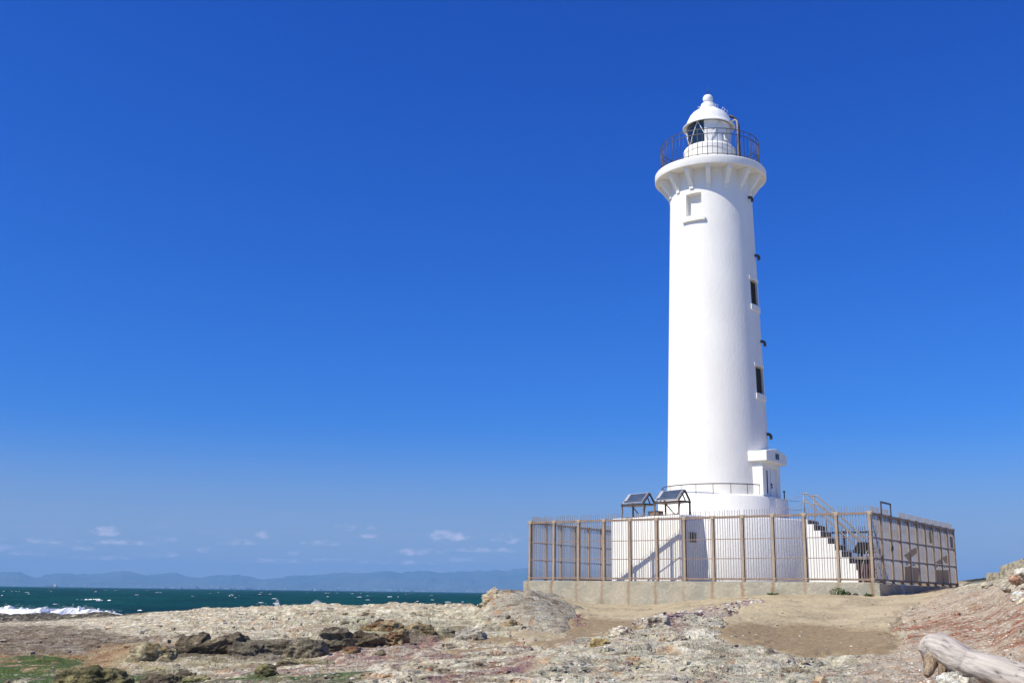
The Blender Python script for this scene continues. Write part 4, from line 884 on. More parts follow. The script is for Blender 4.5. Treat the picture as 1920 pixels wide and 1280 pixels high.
# landing block and steps
b = MB(); b.box(-5.6 - CX, -4.60 - CX, 4.5 - CY, 5.62 - CY, 2.13, 2.94); b.build('landing_block', M_white, LH, bevel=.01)
nos = [(-3.355, 2.145), (-3.145, 1.978), (-2.924, 1.76), (-2.685, 1.536), (-2.467, 1.315), (-2.24, 1.104), (-2.006, .878), (-1.78, .671), (-1.55, .45), (-1.32, .225)]
ys0, ys1 = 4.05 - CY, 5.13 - CY
poly = [(-4.4 - CX, -.02), (-4.4 - CX, 2.143)]
for i, (x, z) in enumerate(nos):
    poly += [(x - CX, z if i else 2.143)]
    if i + 1 < len(nos): poly += [(x - CX, nos[i + 1][1])]
poly += [(nos[-1][0] - CX, -.02)]
stp = MB().prism(poly, ys0, ys1).build('steps', M_white, LH)
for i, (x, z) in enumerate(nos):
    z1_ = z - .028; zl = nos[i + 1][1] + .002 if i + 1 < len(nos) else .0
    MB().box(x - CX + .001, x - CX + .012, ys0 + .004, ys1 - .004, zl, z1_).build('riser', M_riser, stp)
for side, (yy, x0) in enumerate(((4.10, -3.46), (5.08, -3.46))):
    dy = yy - CY; sl = (2.145 - .671) / (-3.355 + 1.78)   # per metre
    hr = lambda x, z: (x - CX, dy, z)
    for (z0_, nm, r_) in ((3.02, 'handrail', .027), (2.73, 'handrail', .024)):
        pts = [hr(-3.52, z0_), hr(-3.36, z0_)] + [hr(-3.34 + t, z0_ + sl * t) for t in (.02, .8, 1.6, 2.3)]
        MB().tube(pts, r_, 8).build(nm, M_steel, LH)
    for x in (-3.46, -2.72, -2.02, -1.36):
        zt = 3.02 + (sl * (x + 3.34) if x > -3.34 else 0); zb = max([z for (nx_, z) in nos if nx_ >= x - .02] + [0]) if x > -3.36 else 2.14
        MB().tube([hr(x, zb), hr(x, zt)], .022, 8).build('handrail_post', M_steel, LH)
# chains between porch and handrails
def chain(p, q, sag, nm='chain'):
    b = MB(); p = Vector(p); q = Vector(q); n = 26; pts = []
    for i in range(n + 1):
        t = i / n; v = p.lerp(q, t); v.z -= sag * 4 * t * (1 - t); pts.append(v)
    for i in range(n):
        d_ = (pts[i + 1] - pts[i]); b.bar(pts[i] - d_ * .12, pts[i + 1] + d_ * .12, .018 if i % 2 else .007, .007 if i % 2 else .018)
    b.build(nm, M_steel, LH)
for (yy, ya_) in ((4.10, 4.06), (5.08, 5.18)):
    chain((-4.6 - CX, ya_ - CY, 2.94), (-3.46 - CX, yy - CY, 2.98), .10); chain((-4.55 - CX, ya_ - CY, 2.62), (-3.46 - CX, yy - CY, 2.70), .12)
b = MB(); b.tube([(-4.50 - CX, 5.0 - CY, 2.93), (-4.50 - CX, 5.0 - CY, 3.18)], .022, 8); b.tube([(-4.50 - CX, 5.0 - CY, 3.18), (-4.50 - CX, 5.0 - CY, 3.22)], .045, 8); b.build('bollard_post', M_black, LH)

# ---- white equipment block with the two solar frames
BA = np.array([5.5736, 36.6081]); BT = radians(-55.35)
bx = empty('equipment_block', (BA[0], BA[1], Z0), BT, label='square white rendered block built against the left of the lighthouse drum', cat='outbuilding')
MB().box(-3.51, 0, 0, 1.9, -.02, 2.176).build('block_wall', M_white, bx, bevel=.06)
gr = MB().box(0.004, .03, .40, .72, 1.28, 1.60).build('vent_grille', M_wood_brown, bx)
for k in range(5): MB().box(.031, .042, .42, .70, 1.31 + k * .058, 1.335 + k * .058).build('slat', M_dark, gr)
M_cell = mat('solar_cells', (.075, .095, .125), .22, var=.2, vscale=8, spec=.8)
M_alu = mat('aluminium_frame', (.55, .55, .52), .4, metal=.4, var=.1)
def solar(x0, x1, label):
    # world position of the front-left foot
    p = BA + np.array([cos(BT), sin(BT)]) * x0 + np.array([-sin(BT), cos(BT)]) * .06
    t = empty('solar_panel_stand', (p[0], p[1], Z0 + 2.178), BT, label=label, cat='solar panel', group='solar panel stands on the white block')
    w_ = x1 - x0; dp = .50; h = .40; ap = .80; s = .045
    for (X, Y) in ((0, 0), (w_, 0), (0, dp), (w_, dp)): MB().box(X - s / 2, X + s / 2, Y - s / 2, Y + s / 2, .012, h).build('leg', M_dark if Y else M_rail, t)
    MB().box(-s, w_ + s, -s, s * .6, -.0, .012).box(-s, w_ + s, dp - s * .6, dp + s, 0, .012).build('base_rail', M_rail, t)
    MB().box(-.03, w_ + .03, -.035, dp + .035, h, h + .055).build('shelf_frame', M_dark, t)
    for X in (0, w_):
        b = MB(); b.bar((X, 0, h + .07), (X, dp * .58, ap), s, s).bar((X, dp, h + .07), (X, dp * .58, ap), s, s).bar((X, dp * .60, h + .06), (X, dp * .38, h + .26), .03, .03).build('gable', M_dark, t)
    MB().bar((0, dp * .58, ap), (w_, dp * .58, ap), s, s).build('ridge_bar', M_dark, t)
    # tilted panel lying on the front slope
    q0 = Vector((0, -.02, h + .075)); q1 = Vector((0, dp * .56, ap + .02)); d_ = (q1 - q0); nrm = Vector((0, -d_.z, d_.y)).normalized()
    def PL(u_, v_, off): return Vector((.04 + u_ * (w_ - .08), 0, 0)) + q0 + d_ * v_ + nrm * off
    b = MB(); vs = [PL(u_, v_, o_) for o_ in (.0, .03) for (u_, v_) in ((0, 0), (1, 0), (1, 1), (0, 1))]; b.add(vs, [(0, 3, 2, 1), (4, 5, 6, 7), (0, 1, 5, 4), (1, 2, 6, 5), (2, 3, 7, 6), (3, 0, 4, 7)])
    pn_ = b.build('panel', M_alu, t)
    cell = None
    for i in range(9):
        for j in range(4):
            if i == 0 and j > 0: continue
            u0, u1 = .05 + i * .102, .05 + i * .102 + .097; v0, v1 = .06 + j * .225, .06 + j * .225 + .215
            b = MB().add([PL(u0, v0, .033), PL(u1, v0, .033), PL(u1, v1, .033), PL(u0, v1, .033)], [(0, 1, 2, 3)]); b.build('cell', M_cell, pn_)
    b = MB(); b.tube([(w_ * .30, .2, h), (w_ * .33, .2, h - .05), (w_ * .62, .2, .05), (w_ * .66, .22, .02)], .022, 7); b.build('cable', M_steel, t)
    b = MB(); b.tube([(w_ * .62, .22, .03)] + [(w_ * .70 + .14 * sin(a), .22, .17 - .14 * cos(a)) for a in np.linspace(.2, pi * .55, 8)] + [(w_ * .86, .22, h)], .017, 7); b.build('conduit', M_pipe, t)
    return t
solar(-2.96, -1.84, 'left one of the two tilted solar panels, sky behind it')
solar(-1.28, -.10, 'right one of the two tilted solar panels, in front of the white drum')
p = BA + np.array([cos(BT), sin(BT)]) * (-1.62) + np.array([-sin(BT), cos(BT)]) * .42
jb = empty('control_box', (p[0], p[1], Z0 + 2.178), BT, label='small brown control box between the two solar panel stands', cat='box')
MB().box(-.24, .24, -.13, .13, 0, .17).build('cabinet', M_wood_brown, jb, bevel=.008); MB().box(-.26, .26, -.15, .15, .172, .185).build('lid', M_dark, jb)

# ---- roofed stand near the corner, two lectern cabinets behind the side fence
def kiosk():
    kx0, kx1 = [(lambda r: ((r * ((2.6 + O @ VY) / (r[:2] @ VY)))[:2] - O) @ EX)(ray(q_, 1060)) for q_ in (1608, 1637)]
    p = wp((kx0 + kx1) / 2, 2.75, 0); KS = (kx1 - kx0) / .74
    t = empty('roofed_stand', p, RZ, label='dark roofed wooden stand with red-brown boards just inside the fence corner', cat='stand')
    MB().box(-.35, -.27, -.20, .30, 0, .74).build('side_board', M_rust, t); MB().box(.27, .35, -.20, .30, 0, .74).build('side_board', M_rust, t)
    MB().box(-.27, .27, .22, .28, 0, .74).build('back_board', M_black, t); MB().box(-.265, .265, -.16, -.12, 0, .70).build('front_board', M_rust, t)
    MB().box(-.44, .44, -.26, .36, .742, .84).build('counter', M_slab, t, bevel=.008)
    for x in (-.33, .33):
        for y in (-.15, .25): MB().box(x - .035, x + .035, y - .035, y + .035, .842, 1.03).build('roof_post', M_dark, t)
    MB().prism([(-.50, .98), (-.22, 1.28), (.22, 1.28), (.50, .98), (.46, .95), (-.46, .95)], -.33, .43).build('roof', M_black, t, bevel=.01)
    b = MB(); b.tube([(.30, -.3, 1.12), (.16, -.34, .92), (-.02, -.36, .60), (-.10, -.34, .3), (-.08, -.32, .08), (.05, -.4, .02), (.4, -.42, .02)], .013, 6); b.build('cable', M_cable, t)
    t.scale = (KS, 1, 1)
kiosk()
def fence_boards():
    def yz(px, py):
        r = ray(px, py); t = (-.0 + O @ EX) / (r[:2] @ EX); P = r * t; return (P[:2] - O) @ VY, P[2] - Z0
    for nm, pts, lab in (('brown_board', [(1694.5, 1062), (1707, 1060), (1709, 1093), (1695.5, 1092)], 'nearest low brown board'), ('brown_board', [(1709.5, 1063), (1722, 1064), (1720, 1093), (1711, 1093)], 'second low brown board from the gate'),
                    ('brown_board', [(1753.5, 1068), (1765, 1068), (1767, 1095), (1755, 1095)], 'third low brown board from the gate'), ('brown_board', [(1767.5, 1068), (1777, 1068), (1778, 1096), (1769.5, 1096)], 'farthest low brown board'),
                    ('tilted_board', [(1693.5, 1040), (1703, 1033.5), (1704.5, 1050), (1702.5, 1051)], 'tilted brown board above the low ones near the gate'), ('tilted_board', [(1706, 1030.5), (1716.5, 1025.5), (1717.5, 1036), (1707.5, 1044)], 'upper half of the tilted board near the gate'),
                    ('tilted_board', [(1753, 1053), (1762.5, 1047), (1764, 1057), (1756, 1056)], 'tilted brown board near the far end'), ('tilted_board', [(1765.5, 1045), (1774, 1040), (1775, 1056), (1771, 1055)], 'upper half of the far tilted board')):
        q = [yz(*p) for p in pts]; b = MB(); n = len(q)
        vs = [(y, -x_, z) for x_ in (.0225, .032) for (y, z) in q]
        b.add(vs, [tuple(range(n))[::-1], tuple(range(n, 2 * n))] + [(i, (i + 1) % n, (i + 1) % n + n, i + n) for i in range(n)])
        o_ = b.build(nm, M_board, sf); o_['label'] = lab
    for (px, py) in ((1699, 1057), (1712, 1059), (1754, 1062), (1771, 1062)):
        q = [yz(px - 2.4, py - 3), yz(px + 2.4, py - 3), yz(px + 2.4, py + 1.5), yz(px - 2.4, py + 1.5)]
        vs = [(y, -x_, z) for x_ in (.0225, .030) for (y, z) in q]; MB().add(vs, [(3, 2, 1, 0), (4, 5, 6, 7), (0, 1, 5, 4), (1, 2, 6, 5), (2, 3, 7, 6), (3, 0, 4, 7)]).build('white_tag', M_brk, sf)
fence_boards()
# loose hoses over the kerb
def hose(px, pts, label, m=M_cable, r_=.018):
    P = [wp(*q) for q in pts]; t = MB().tube([Vector(a) for a in P], r_, 6).build('hose', m); tag(t, label, 'hose')
hose(0, [(-.2, 1.9, .05), (.22, 1.85, .0), (.34, 1.8, -.2), (.40, 1.7, -.34), (.6, 1.65, -.36)], 'white hose end hanging over the kerb under the side fence')
hose(0, [(-.2, .75, .05), (.24, .8, .02), (.36, .95, -.15), (.45, 1.2, -.32), (.7, 1.4, -.38)], 'thin grey hose curving over the kerb beside the corner post', M_steel, .012)

# ------------------------------------------------------------------ rough concrete sea wall on the right
def seawall():
    M_cw = mat('pebbly_concrete', (.40, .36, .27), .95, var=.2, vscale=8, bump=.06, bscale=13, col2=(.19, .165, .12), detail=8, thr=(.42, .62))
    P0 = at(1849, 1090, 37.0); t = empty('sea_wall', (P0[0], P0[1], P0[2]), label='rough grey concrete wall with a stepped sloping top at the right edge', cat='wall')
    q = lambda px, py, d: Vector(at(px, py, d)) - Vector(P0)
    for nm, pts in (('lower_segment', [(1849.5, 1073.5, 37), (1878, 1072, 36.2), (1878, 1105, 36.2), (1849.5, 1105, 37)]), ('sloping_segment', [(1875.5, 1061, 36.2), (1935, 1040.5, 34.6), (2040, 1002, 32), (2040, 1110, 32), (1875.5, 1110, 36.2)])):
        f = [q(*p) for p in pts]; back = Vector((.25, .62, 0)) if nm[0] == 'l' else Vector((.25, .60, 0))
        b = MB(); n = len(f); b.add(f + [p + back for p in f], [tuple(range(n)), tuple(range(n, 2 * n))[::-1]] + [(i, i + n, (i + 1) % n + n, (i + 1) % n) for i in range(n)])
        b.build(nm, M_cw, t, bevel=.02)
seawall()

# ------------------------------------------------------------------ rocks
def rock(name, px0, px1, ptop, pbase, D_, seed, pal, label, cat='rock', sub=5, depth=1.0, blocky=.5, group=None, rough=1.0, sink=.35, lean=0):
    """boulder or outcrop seated in the ground, spanning the surveyed width and height"""
    a = at(px0, pbase, D_); b_ = at(px1, pbase, D_); tp = at((px0 + px1) / 2, ptop, D_); cx = (a[0] + b_[0]) / 2; wd = b_[0] - a[0]; h = tp[2] - min(a[2], b_[2])
    zb = (a[2] + b_[2]) / 2
    bm = bmesh.new(); bmesh.ops.create_icosphere(bm, subdivisions=sub, radius=1); me = bpy.data.meshes.new(name); bm.to_mesh(me); bm.free()
    n = len(me.vertices); co = np.empty(n * 3, np.float32); me.vertices.foreach_get('co', co); co = co.reshape(-1, 3).astype(float)
    s = np.sign(co) * np.abs(co) ** (1 - .45 * blocky); s /= np.linalg.norm(s, axis=1)[:, None] ** .6
    dx, dy, dz = wd / 2, max(.12, wd * .32 * depth), h * (1 + sink) / 2 / .93
    rk = np.random.default_rng(int(seed) + 500); pl = rk.normal(size=(26, 3)); pl /= np.linalg.norm(pl, axis=1)[:, None]; dk = rk.uniform(.62, .95, 26)
    rad_ = np.min(np.where(co @ pl.T > .05, dk / np.maximum(co @ pl.T, .05), 9), axis=1); s = s * (np.minimum(rad_, 1.05) ** (.35 + .6 * blocky))[:, None]
    P = s * np.array([dx, dy, dz]) * 1.08
    sc = 1.0 / max(.12, min(dx, dz) * 1.1); o3 = seed * 13.7
    big = fbm(P[:, 0] * sc * .5 + o3, P[:, 1] * sc * .5, 3, z=P[:, 2] * sc * .8); md = ridged(P[:, 0] * sc * 1.3 + o3, P[:, 1] * sc * 1.3, 4, z=P[:, 2] * sc * 2.2); fn = fbm(P[:, 0] * 9 + o3, P[:, 1] * 9, 4, z=P[:, 2] * 14)
    nrm = co / np.linalg.norm(co, axis=1)[:, None]
    lay = P[:, 2] / .06 + big * 1.5; lf = lay - np.floor(lay)
    disp = rough * (big * .42 * min(dx, dz) + md * .26 * min(dx, dz) + fn * .03 + (sstep(.3, .6, lf) - .5) * .008)
    P = P + nrm * disp[:, None] * np.array([1.0, 1.0, .9]); P[:, 0] += lean * P[:, 2]
    me.vertices.foreach_set('co', P.astype(np.float32).ravel())
    me.polygons.foreach_set('use_smooth', np.ones(len(me.polygons), bool))
    X, Y, Zz = P.T; k1 = fbm(X * 2.5 + o3, Y * 2.5, 4, z=Zz * 4); k2 = fbm(X * 9 + o3, Y * 9 + 3, 4, z=Zz * 12, g=.65); k3 = fbm(X * 4 - o3, Y * 4 + 3, 4, z=Zz * 7)
    c0, c1, c2 = pal
    cv = lerpc(np.broadcast_to(np.array(c0, float), (n, 3)).copy(), c1, sstep(-.1, .35, k1)); cv = lerpc(cv, c2, sstep(.12, .42, k3) * .85); cv = np.clip(cv * (1 + .5 * k2[:, None]) * np.array([1.06, 1.0, .88]), .008, .8)
    at2 = me.color_attributes.new('tone', 'FLOAT_COLOR', 'POINT'); at2.data.foreach_set('color', np.concatenate([cv, np.ones((n, 1))], 1).astype(np.float32).ravel())
    me.update(); me.materials.append(M_rock); o = bpy.data.objects.new(name, me); COL.objects.link(o)
    o.location = (cx, D_ + dy * .3, zb + h - dz * .97)
    return tag(o, label, cat, group)
DK = ((.12, .10, .07), (.22, .185, .13), (.06, .047, .034)); DKG = ((.15, .135, .10), (.24, .215, .165), (.08, .066, .048)); OCH = ((.26, .20, .11), (.36, .29, .18), (.17, .08, .04))
PALE = ((.52, .48, .38), (.62, .59, .50), (.34, .30, .22)); WHT = ((.66, .64, .57), (.74, .73, .68), (.45, .33, .24)); GRY = ((.30, .28, .24), (.42, .40, .35), (.24, .15, .11)); OLV = ((.15, .14, .07), (.23, .21, .10), (.06, .06, .03)); PNK = ((.30, .17, .15), (.40, .26, .23), (.2, .13, .13))
rock('rock_outcrop', 288, 470, 1195, 1250, 20.7, 1, DK, 'long dark brown outcrop, biggest in the left foreground', sub=6, depth=.6, blocky=.95)
rock('rock_outcrop', 322, 392, 1193, 1240, 20.9, 41, DK, 'dark brown block rising out of the left half of the long outcrop', sub=5, depth=.9, blocky=.9)
rock('rock_outcrop', 420, 512, 1199, 1247, 20.5, 42, DKG, 'cracked grey-brown block joining the long outcrop to the rounded one', sub=5, depth=.7, blocky=.9)
rock('rock_outcrop', 530, 606, 1203, 1240, 20.4, 43, DKG, 'grey block under the right end of the rounded outcrop', sub=5, depth=.7, blocky=.8)
rock('rock_outcrop', 236, 330, 1205, 1252, 20.0, 2, ((.30, .27, .18), (.42, .39, .27), (.19, .14, .07)), 'pale yellowish shoulder at the left end of the long dark outcrop', sub=5, depth=.8, blocky=.4, rough=1.2)
rock('rock_outcrop', 455, 600, 1198, 1243, 20.6, 3, DKG, 'rounded grey-brown outcrop right of the long dark one', sub=6, depth=.6, blocky=.85)
rock('rock_outcrop', 592, 668, 1174, 1216, 21.3, 4, DKG, 'upright grey outcrop knob at the head of the pink beds', sub=5, depth=.9, blocky=.6)
rock('rock_outcrop', 640, 745, 1184, 1208, 22.3, 5, DK, 'low dark shelf edge beside the grey knob', sub=5, depth=.6, blocky=.7)
rock('rock_outcrop', 676, 760, 1164, 1186, 23.6, 6, OCH, 'ochre block with an orange top above the low dark shelf', sub=5, depth=.7, blocky=.6)
rock('rock_outcrop', 722, 765, 1180, 1208, 22.2, 7, OCH, 'small ochre cliff end with a deep crack', sub=5, depth=.8, blocky=.5, rough=1.3)
rock('rock_outcrop', 742, 815, 1168, 1196, 24.0, 8, ((.20, .16, .09), (.30, .24, .15), (.10, .07, .05)), 'brown olive outcrop right of the ochre cliff', sub=5, depth=.8, blocky=.6)
rock('rock_outcrop', 806, 862, 1176, 1198, 24.5, 9, ((.26, .25, .18), (.35, .34, .26), (.15, .13, .09)), 'low grey-green outcrop left of the stump boulder', sub=5, depth=.8, blocky=.4)
st_ = rock('boulder', 852, 914, 1183, 1211, 22.6, 10, GRY, 'rounded grey boulder carrying a concrete stub', 'boulder', sub=5, depth=1.2, blocky=.3, rough=.8)
pc = at(873, 1187, 22.6); M_stub = mat('brown_concrete_stub', (.30, .25, .20), .9, var=.2, vscale=9, bump=.008, bscale=30)
stub = empty('concrete_stub', (pc[0], 22.75, pc[2] - .06), label='squat brown concrete stub on top of the rounded grey boulder', cat='concrete stub')
MB().lathe([(.0, 0), (.098, 0), (.10, .13), (.095, .14), (.0, .14)], 20).build('stub_body', M_stub, stub); MB().box(-.01, .085, -.104, -.05, .085, .12).build('dark_slot', M_dark, stub)
rock('boulder', 942, 980, 1162, 1190, 25.5, 11, ((.34, .28, .16), (.44, .38, .24), (.22, .08, .03)), 'yellow-ochre boulder with a rust-red nose at the foot of the mound', 'boulder', sub=5, depth=1.0, blocky=.3, rough=.9)
rock('boulder', 948, 957, 1153, 1161, 27, 12, DKG, 'small dark stone perched above the ochre boulder', 'stone', sub=3, blocky=.6)
rock('rock_outcrop', 700, 722, 1160, 1172, 27, 40, DKG, 'small dark hollowed stone on the white plateau', 'stone', sub=4, blocky=.4)
rock('rock_outcrop', 903, 948, 1104, 1140, 30.4, 13, ((.50, .45, .35), (.60, .56, .46), (.36, .22, .12)), 'pale cliff nose at the left end of the mound', sub=5, depth=1.0, blocky=.5, rough=.9)
rock('rock_outcrop', 1108, 1152, 1194, 1218, 18.2, 14, ((.46, .40, .20), (.54, .48, .28), (.30, .22, .10)), 'yellow overhanging rock lip in the centre foreground', sub=5, depth=1.0, blocky=.4)
rock('rock_outcrop', 1136, 1200, 1200, 1232, 18.4, 15, ((.26, .235, .19), (.36, .33, .27), (.12, .085, .055)), 'hollow grey-brown rock right of the yellow lip', sub=5, depth=.8, blocky=.5, rough=1.4)
rock('rock_outcrop', 1138, 1196, 1174, 1200, 19.6, 16, ((.52, .48, .40), (.62, .60, .53), (.28, .16, .14)), 'cream rock crest streaked with purple', sub=5, depth=1.0, blocky=.3)
rock('rock_outcrop', 1205, 1262, 1152, 1186, 21.0, 17, ((.46, .43, .37), (.60, .58, .52), (.27, .17, .16)), 'cream rock crest with purple shards in front of the sand hollow', sub=5, depth=1.0, blocky=.5)
rock('rock_outcrop', 1232, 1300, 1190, 1210, 18.5, 18, ((.44, .38, .28), (.56, .52, .42), (.30, .17, .08)), 'low orange-flecked cream rock near the centre', sub=5, depth=1.0, blocky=.4)
rock('rock_outcrop', 90, 240, 1255, 1290, 15.9, 19, OLV, 'brown weed-covered ledge at the bottom left', sub=5, depth=.6, blocky=.5, rough=1.2)
rock('rock_outcrop', 262, 330, 1262, 1292, 15.2, 20, DK, 'black wet rock at the bottom edge among weed', sub=5, depth=.8, blocky=.5)
rock('rock_outcrop', 318, 372, 1256, 1278, 16.0, 21, DK, 'flat dark overhanging slab in the bottom left foreground', sub=5, depth=.8, blocky=.7)
rock('rock_outcrop', 340, 402, 1266, 1290, 15.0, 22, ((.33, .30, .17), (.42, .40, .26), (.15, .17, .06)), 'pale yellow rock at the bottom edge right of the black one', sub=5, depth=.9)
rock('rock_outcrop', 478, 520, 1248, 1268, 16.6, 23, OLV, 'olive mossy hump in the pink foreground beds', sub=4, depth=1, blocky=.2)
rock('rock_outcrop', 520, 640, 1236, 1252, 18.6, 24, ((.28, .25, .16), (.38, .35, .25), (.12, .11, .06)), 'long low pale ledge below the grey outcrops', sub=5, depth=.6, blocky=.7)
rock('rock_outcrop', 642, 676, 1212, 1226, 20.4, 25, OCH, 'small ochre block at the edge of the pink beds', sub=4, blocky=.7)
rock('rock_outcrop', 560, 612, 1196, 1236, 20.6, 26, ((.46, .42, .28), (.55, .50, .38), (.25, .18, .1)), 'pale yellow broken face between the grey outcrops', sub=5, depth=.8, blocky=.5, rough=1.3)
rock('stone', 708, 722, 1218, 1226, 19.6, 27, DK, 'small dark stone lying on the pink beds', 'stone', sub=3, blocky=.5)
rock('stone', 796, 812, 1252, 1259, 15.5, 28, ((.30, .12, .08), (.36, .18, .12), (.2, .1, .08)), 'small rust-red slab in the centre foreground', 'stone', sub=3, blocky=.8)
for i, (x0, x1, t_, b_, d_, pal, lab) in enumerate((
    (1903, 1945, 1063, 1082, 21.8, WHT, 'white boulder standing on the skyline at the right edge'), (1918, 1960, 1092, 1106, 20, WHT, 'white boulder below the skyline one at the right edge'),
    (1898, 1925, 1108, 1122, 19, WHT, 'pale boulder half way down the right slope'), (1908, 1940, 1119, 1132, 18.4, ((.6, .5, .36), (.7, .62, .5), (.4, .3, .2)), 'cream boulder at the right edge under the pale one'),
    (1838, 1862, 1091, 1100, 25, PALE, 'flat pale stone where the rubble meets the wall'), (1878, 1896, 1098, 1107, 20.5, WHT, 'small white stone near the top of the rubble'),
    (1893, 1915, 1078, 1090, 21.0, ((.42, .27, .20), (.55, .42, .33), (.3, .16, .1)), 'pinkish stone beside the skyline boulder'))):
    rock('boulder', x0, x1, t_, b_, d_, 60 + i, pal, lab, 'boulder', sub=4, depth=1.3, blocky=.5, group='boulders on the right slope')
for i, (x0, x1, t_, b_, d_, pal, lab) in enumerate((
    (1762, 1786, 1262, 1286, 10.6, WHT, 'white angular stone left-most under the driftwood log'), (1780, 1806, 1258, 1284, 10.4, WHT, 'largest white stone under the driftwood log'),
    (1800, 1824, 1266, 1288, 10.3, WHT, 'white stone with rust flecks under the log'), (1820, 1842, 1270, 1290, 10.2, GRY, 'greyish stone at the bottom edge under the log'))):
    rock('stone', x0, x1, t_, b_, d_, 80 + i, pal, lab, 'stone', sub=4, depth=1.3, blocky=.7, group='white stones under the driftwood')

SLAB_SLOT = 0
# loose litter: angular chips scattered on rock and sand, nobody could count them
def chips(name, n, region, size, pal, label, seed, flat=.45):
    r_ = random.Random(seed); b = MB(); cols_ = []
    for i in range(n):
        px, py = region(r_); d = None; p = ground_fast(px, py)
        if p is None: continue
        s = size[0] * (size[1] / size[0]) ** (r_.random() ** 2.2); q = []
        ca = r_.uniform(0, pi); 
        for (ux, uy, uz) in ((-1, -.6, -.3), (1, -.7, -.3), (.9, .7, -.3), (-.8, .8, -.3), (-.6, -.4, 1), (.7, -.3, .8), (.5, .5, 1), (-.5, .5, .7)):
            ux *= r_.uniform(.6, 1.25); uy *= r_.uniform(.6, 1.25); uz *= flat * r_.uniform(.6, 1.3)
            q.append((p[0] + s * (ux * cos(ca) - uy * sin(ca)), p[1] + s * (ux * sin(ca) + uy * cos(ca)), p[2] + s * uz))
        b.add(q, [(0, 3, 2, 1), (4, 5, 6, 7), (0, 1, 5, 4), (1, 2, 6, 5), (2, 3, 7, 6), (3, 0, 4, 7)]); c_ = pal[r_.randrange(len(pal))]; k = r_.uniform(.7, 1.2); cols_ += [[c_[0] * k, c_[1] * k, c_[2] * k, .5]] * 8
    o = b.build(name, M_rock, fix=False); a = o.data.color_attributes.new('tone', 'FLOAT_COLOR', 'POINT'); a.data.foreach_set('color', np.array(cols_, np.float32).ravel())
    tag(o, label, kind='stuff'); return o
# quick lookup of first-seen ground for a column/row
PXg, PYg = to_px(GX, GY, ZG); i0 = np.searchsorted(D, 9.0); i1 = np.searchsorted(D, 70)
runmin = np.minimum.accumulate(PYg[i0:i1], axis=0)
def ground_fast(px, py):
    r = ratio_of(px) ; j = int(np.clip(np.searchsorted(R, r), 1, len(R) - 2)); col = runmin[:, j]
    k = int(np.searchsorted(-col, -py))
    if k >= len(col): return None
    i = i0 + k; return (GX[i, j], GY[i, j], ZG[i, j], i, j)
def slabs():
    r_ = random.Random(31); b = MB(); cols_ = []
    for n_ in range(3600):
        px = r_.uniform(-60, 1960); py = 1285 - 160 * r_.random() ** 1.2; p = ground_fast(px, py)
        if p is None: continue
        i, j = p[3], p[4]
        if sm[i, j] > .08 or cliff[i, j] > .5 or (am[i, j] > .4): continue
        if (px > 1650 and r_.random() > .35) or (mound[i, j] > .3 and r_.random() > .25): continue
        if r_.random() > sstep(-.35, .25, n3[i, j]) + .15: continue
        far = min(1.5, p[1] / 22); s = (.014 + .085 * r_.random() ** 3.5) * far; ca = r_.gauss(.25, .5); m = r_.choice((5, 6, 6, 7)); fl = r_.uniform(.02, .22)
        ang = sorted(r_.uniform(0, 2 * pi) for _ in range(m)); rr_ = [r_.uniform(.7, 1.25) for _ in range(m)]; tx, ty = r_.gauss(0, .12), r_.gauss(0, .12)
        def Q(a, q, z, sh): x = cos(a) * q * 1.5 * s * sh; y = sin(a) * q * .9 * s * sh; return (p[0] + x * cos(ca) - y * sin(ca), p[1] + x * sin(ca) + y * cos(ca), p[2] + z * s + x * tx + y * ty)
        lo_ = [Q(a, q, -.5, 1.05) for a, q in zip(ang, rr_)]; hi_ = [Q(a, q * r_.uniform(.85, 1), fl, 1) for a, q in zip(ang, rr_)]
        b.add(lo_ + hi_, [tuple(range(m, 2 * m))] + [(k, (k + 1) % m, (k + 1) % m + m, k + m) for k in range(m)])
        cc = c[i, j] * r_.uniform(.9, 1.35); dk_ = r_.uniform(.5, 1)
        cols_ += [[*(cc * dk_), .9]] * m + [[*np.minimum(cc, .75), .9]] * m
    o = b.build('broken_slabs', M_ground, fix=False); a = o.data.color_attributes.new('tone', 'FLOAT_COLOR', 'POINT'); a.data.foreach_set('color', np.array(cols_, np.float32).ravel())
    tag(o, 'broken flat slabs and lumps weathered out of the pale shore rock', kind='stuff')
slabs()
cr_pal = [(.56, .52, .44), (.64, .61, .54), (.34, .31, .25), (.25, .2, .15), (.36, .2, .16)]
chips('rock_chips', 2300, lambda r: (r.uniform(-40, 1700), 1285 - 150 * r.random() ** 1.1), (.006, .032), cr_pal, 'loose pale and dark rock chips over the shore rock', 21)
chips('slope_rubble', 2600, lambda r: ((lambda x: (x, r.uniform(1112 + max(0, (1880 - x)) * .12, 1285)))(1660 + 300 * r.random() ** .7)), (.005, .030), [(.58, .47, .36), (.62, .55, .44), (.66, .61, .52), (.58, .50, .40), (.38, .19, .11), (.55, .42, .31)], 'loose pinkish rubble covering the right-hand slope', 22)
chips('purple_shards', 420, lambda r: ((lambda t: (1195 + 235 * t + r.gauss(0, 10), 1166 - 42 * t + r.gauss(0, 3)))(r.random())), (.02, .085), [(.24, .15, .16), (.33, .2, .19), (.42, .38, .33), (.6, .57, .5)], 'purple and grey rock shards along the sand margin', 23, flat=.3)
chips('beach_litter', 520, lambda r: (r.choice([r.uniform(1050, 1420), r.uniform(1420, 1720)]), r.uniform(1118, 1200)), (.008, .04), [(.09, .06, .045), (.13, .09, .07), (.3, .2, .15)], 'dark twigs and weed scraps strewn on the sand', 24, flat=.2)
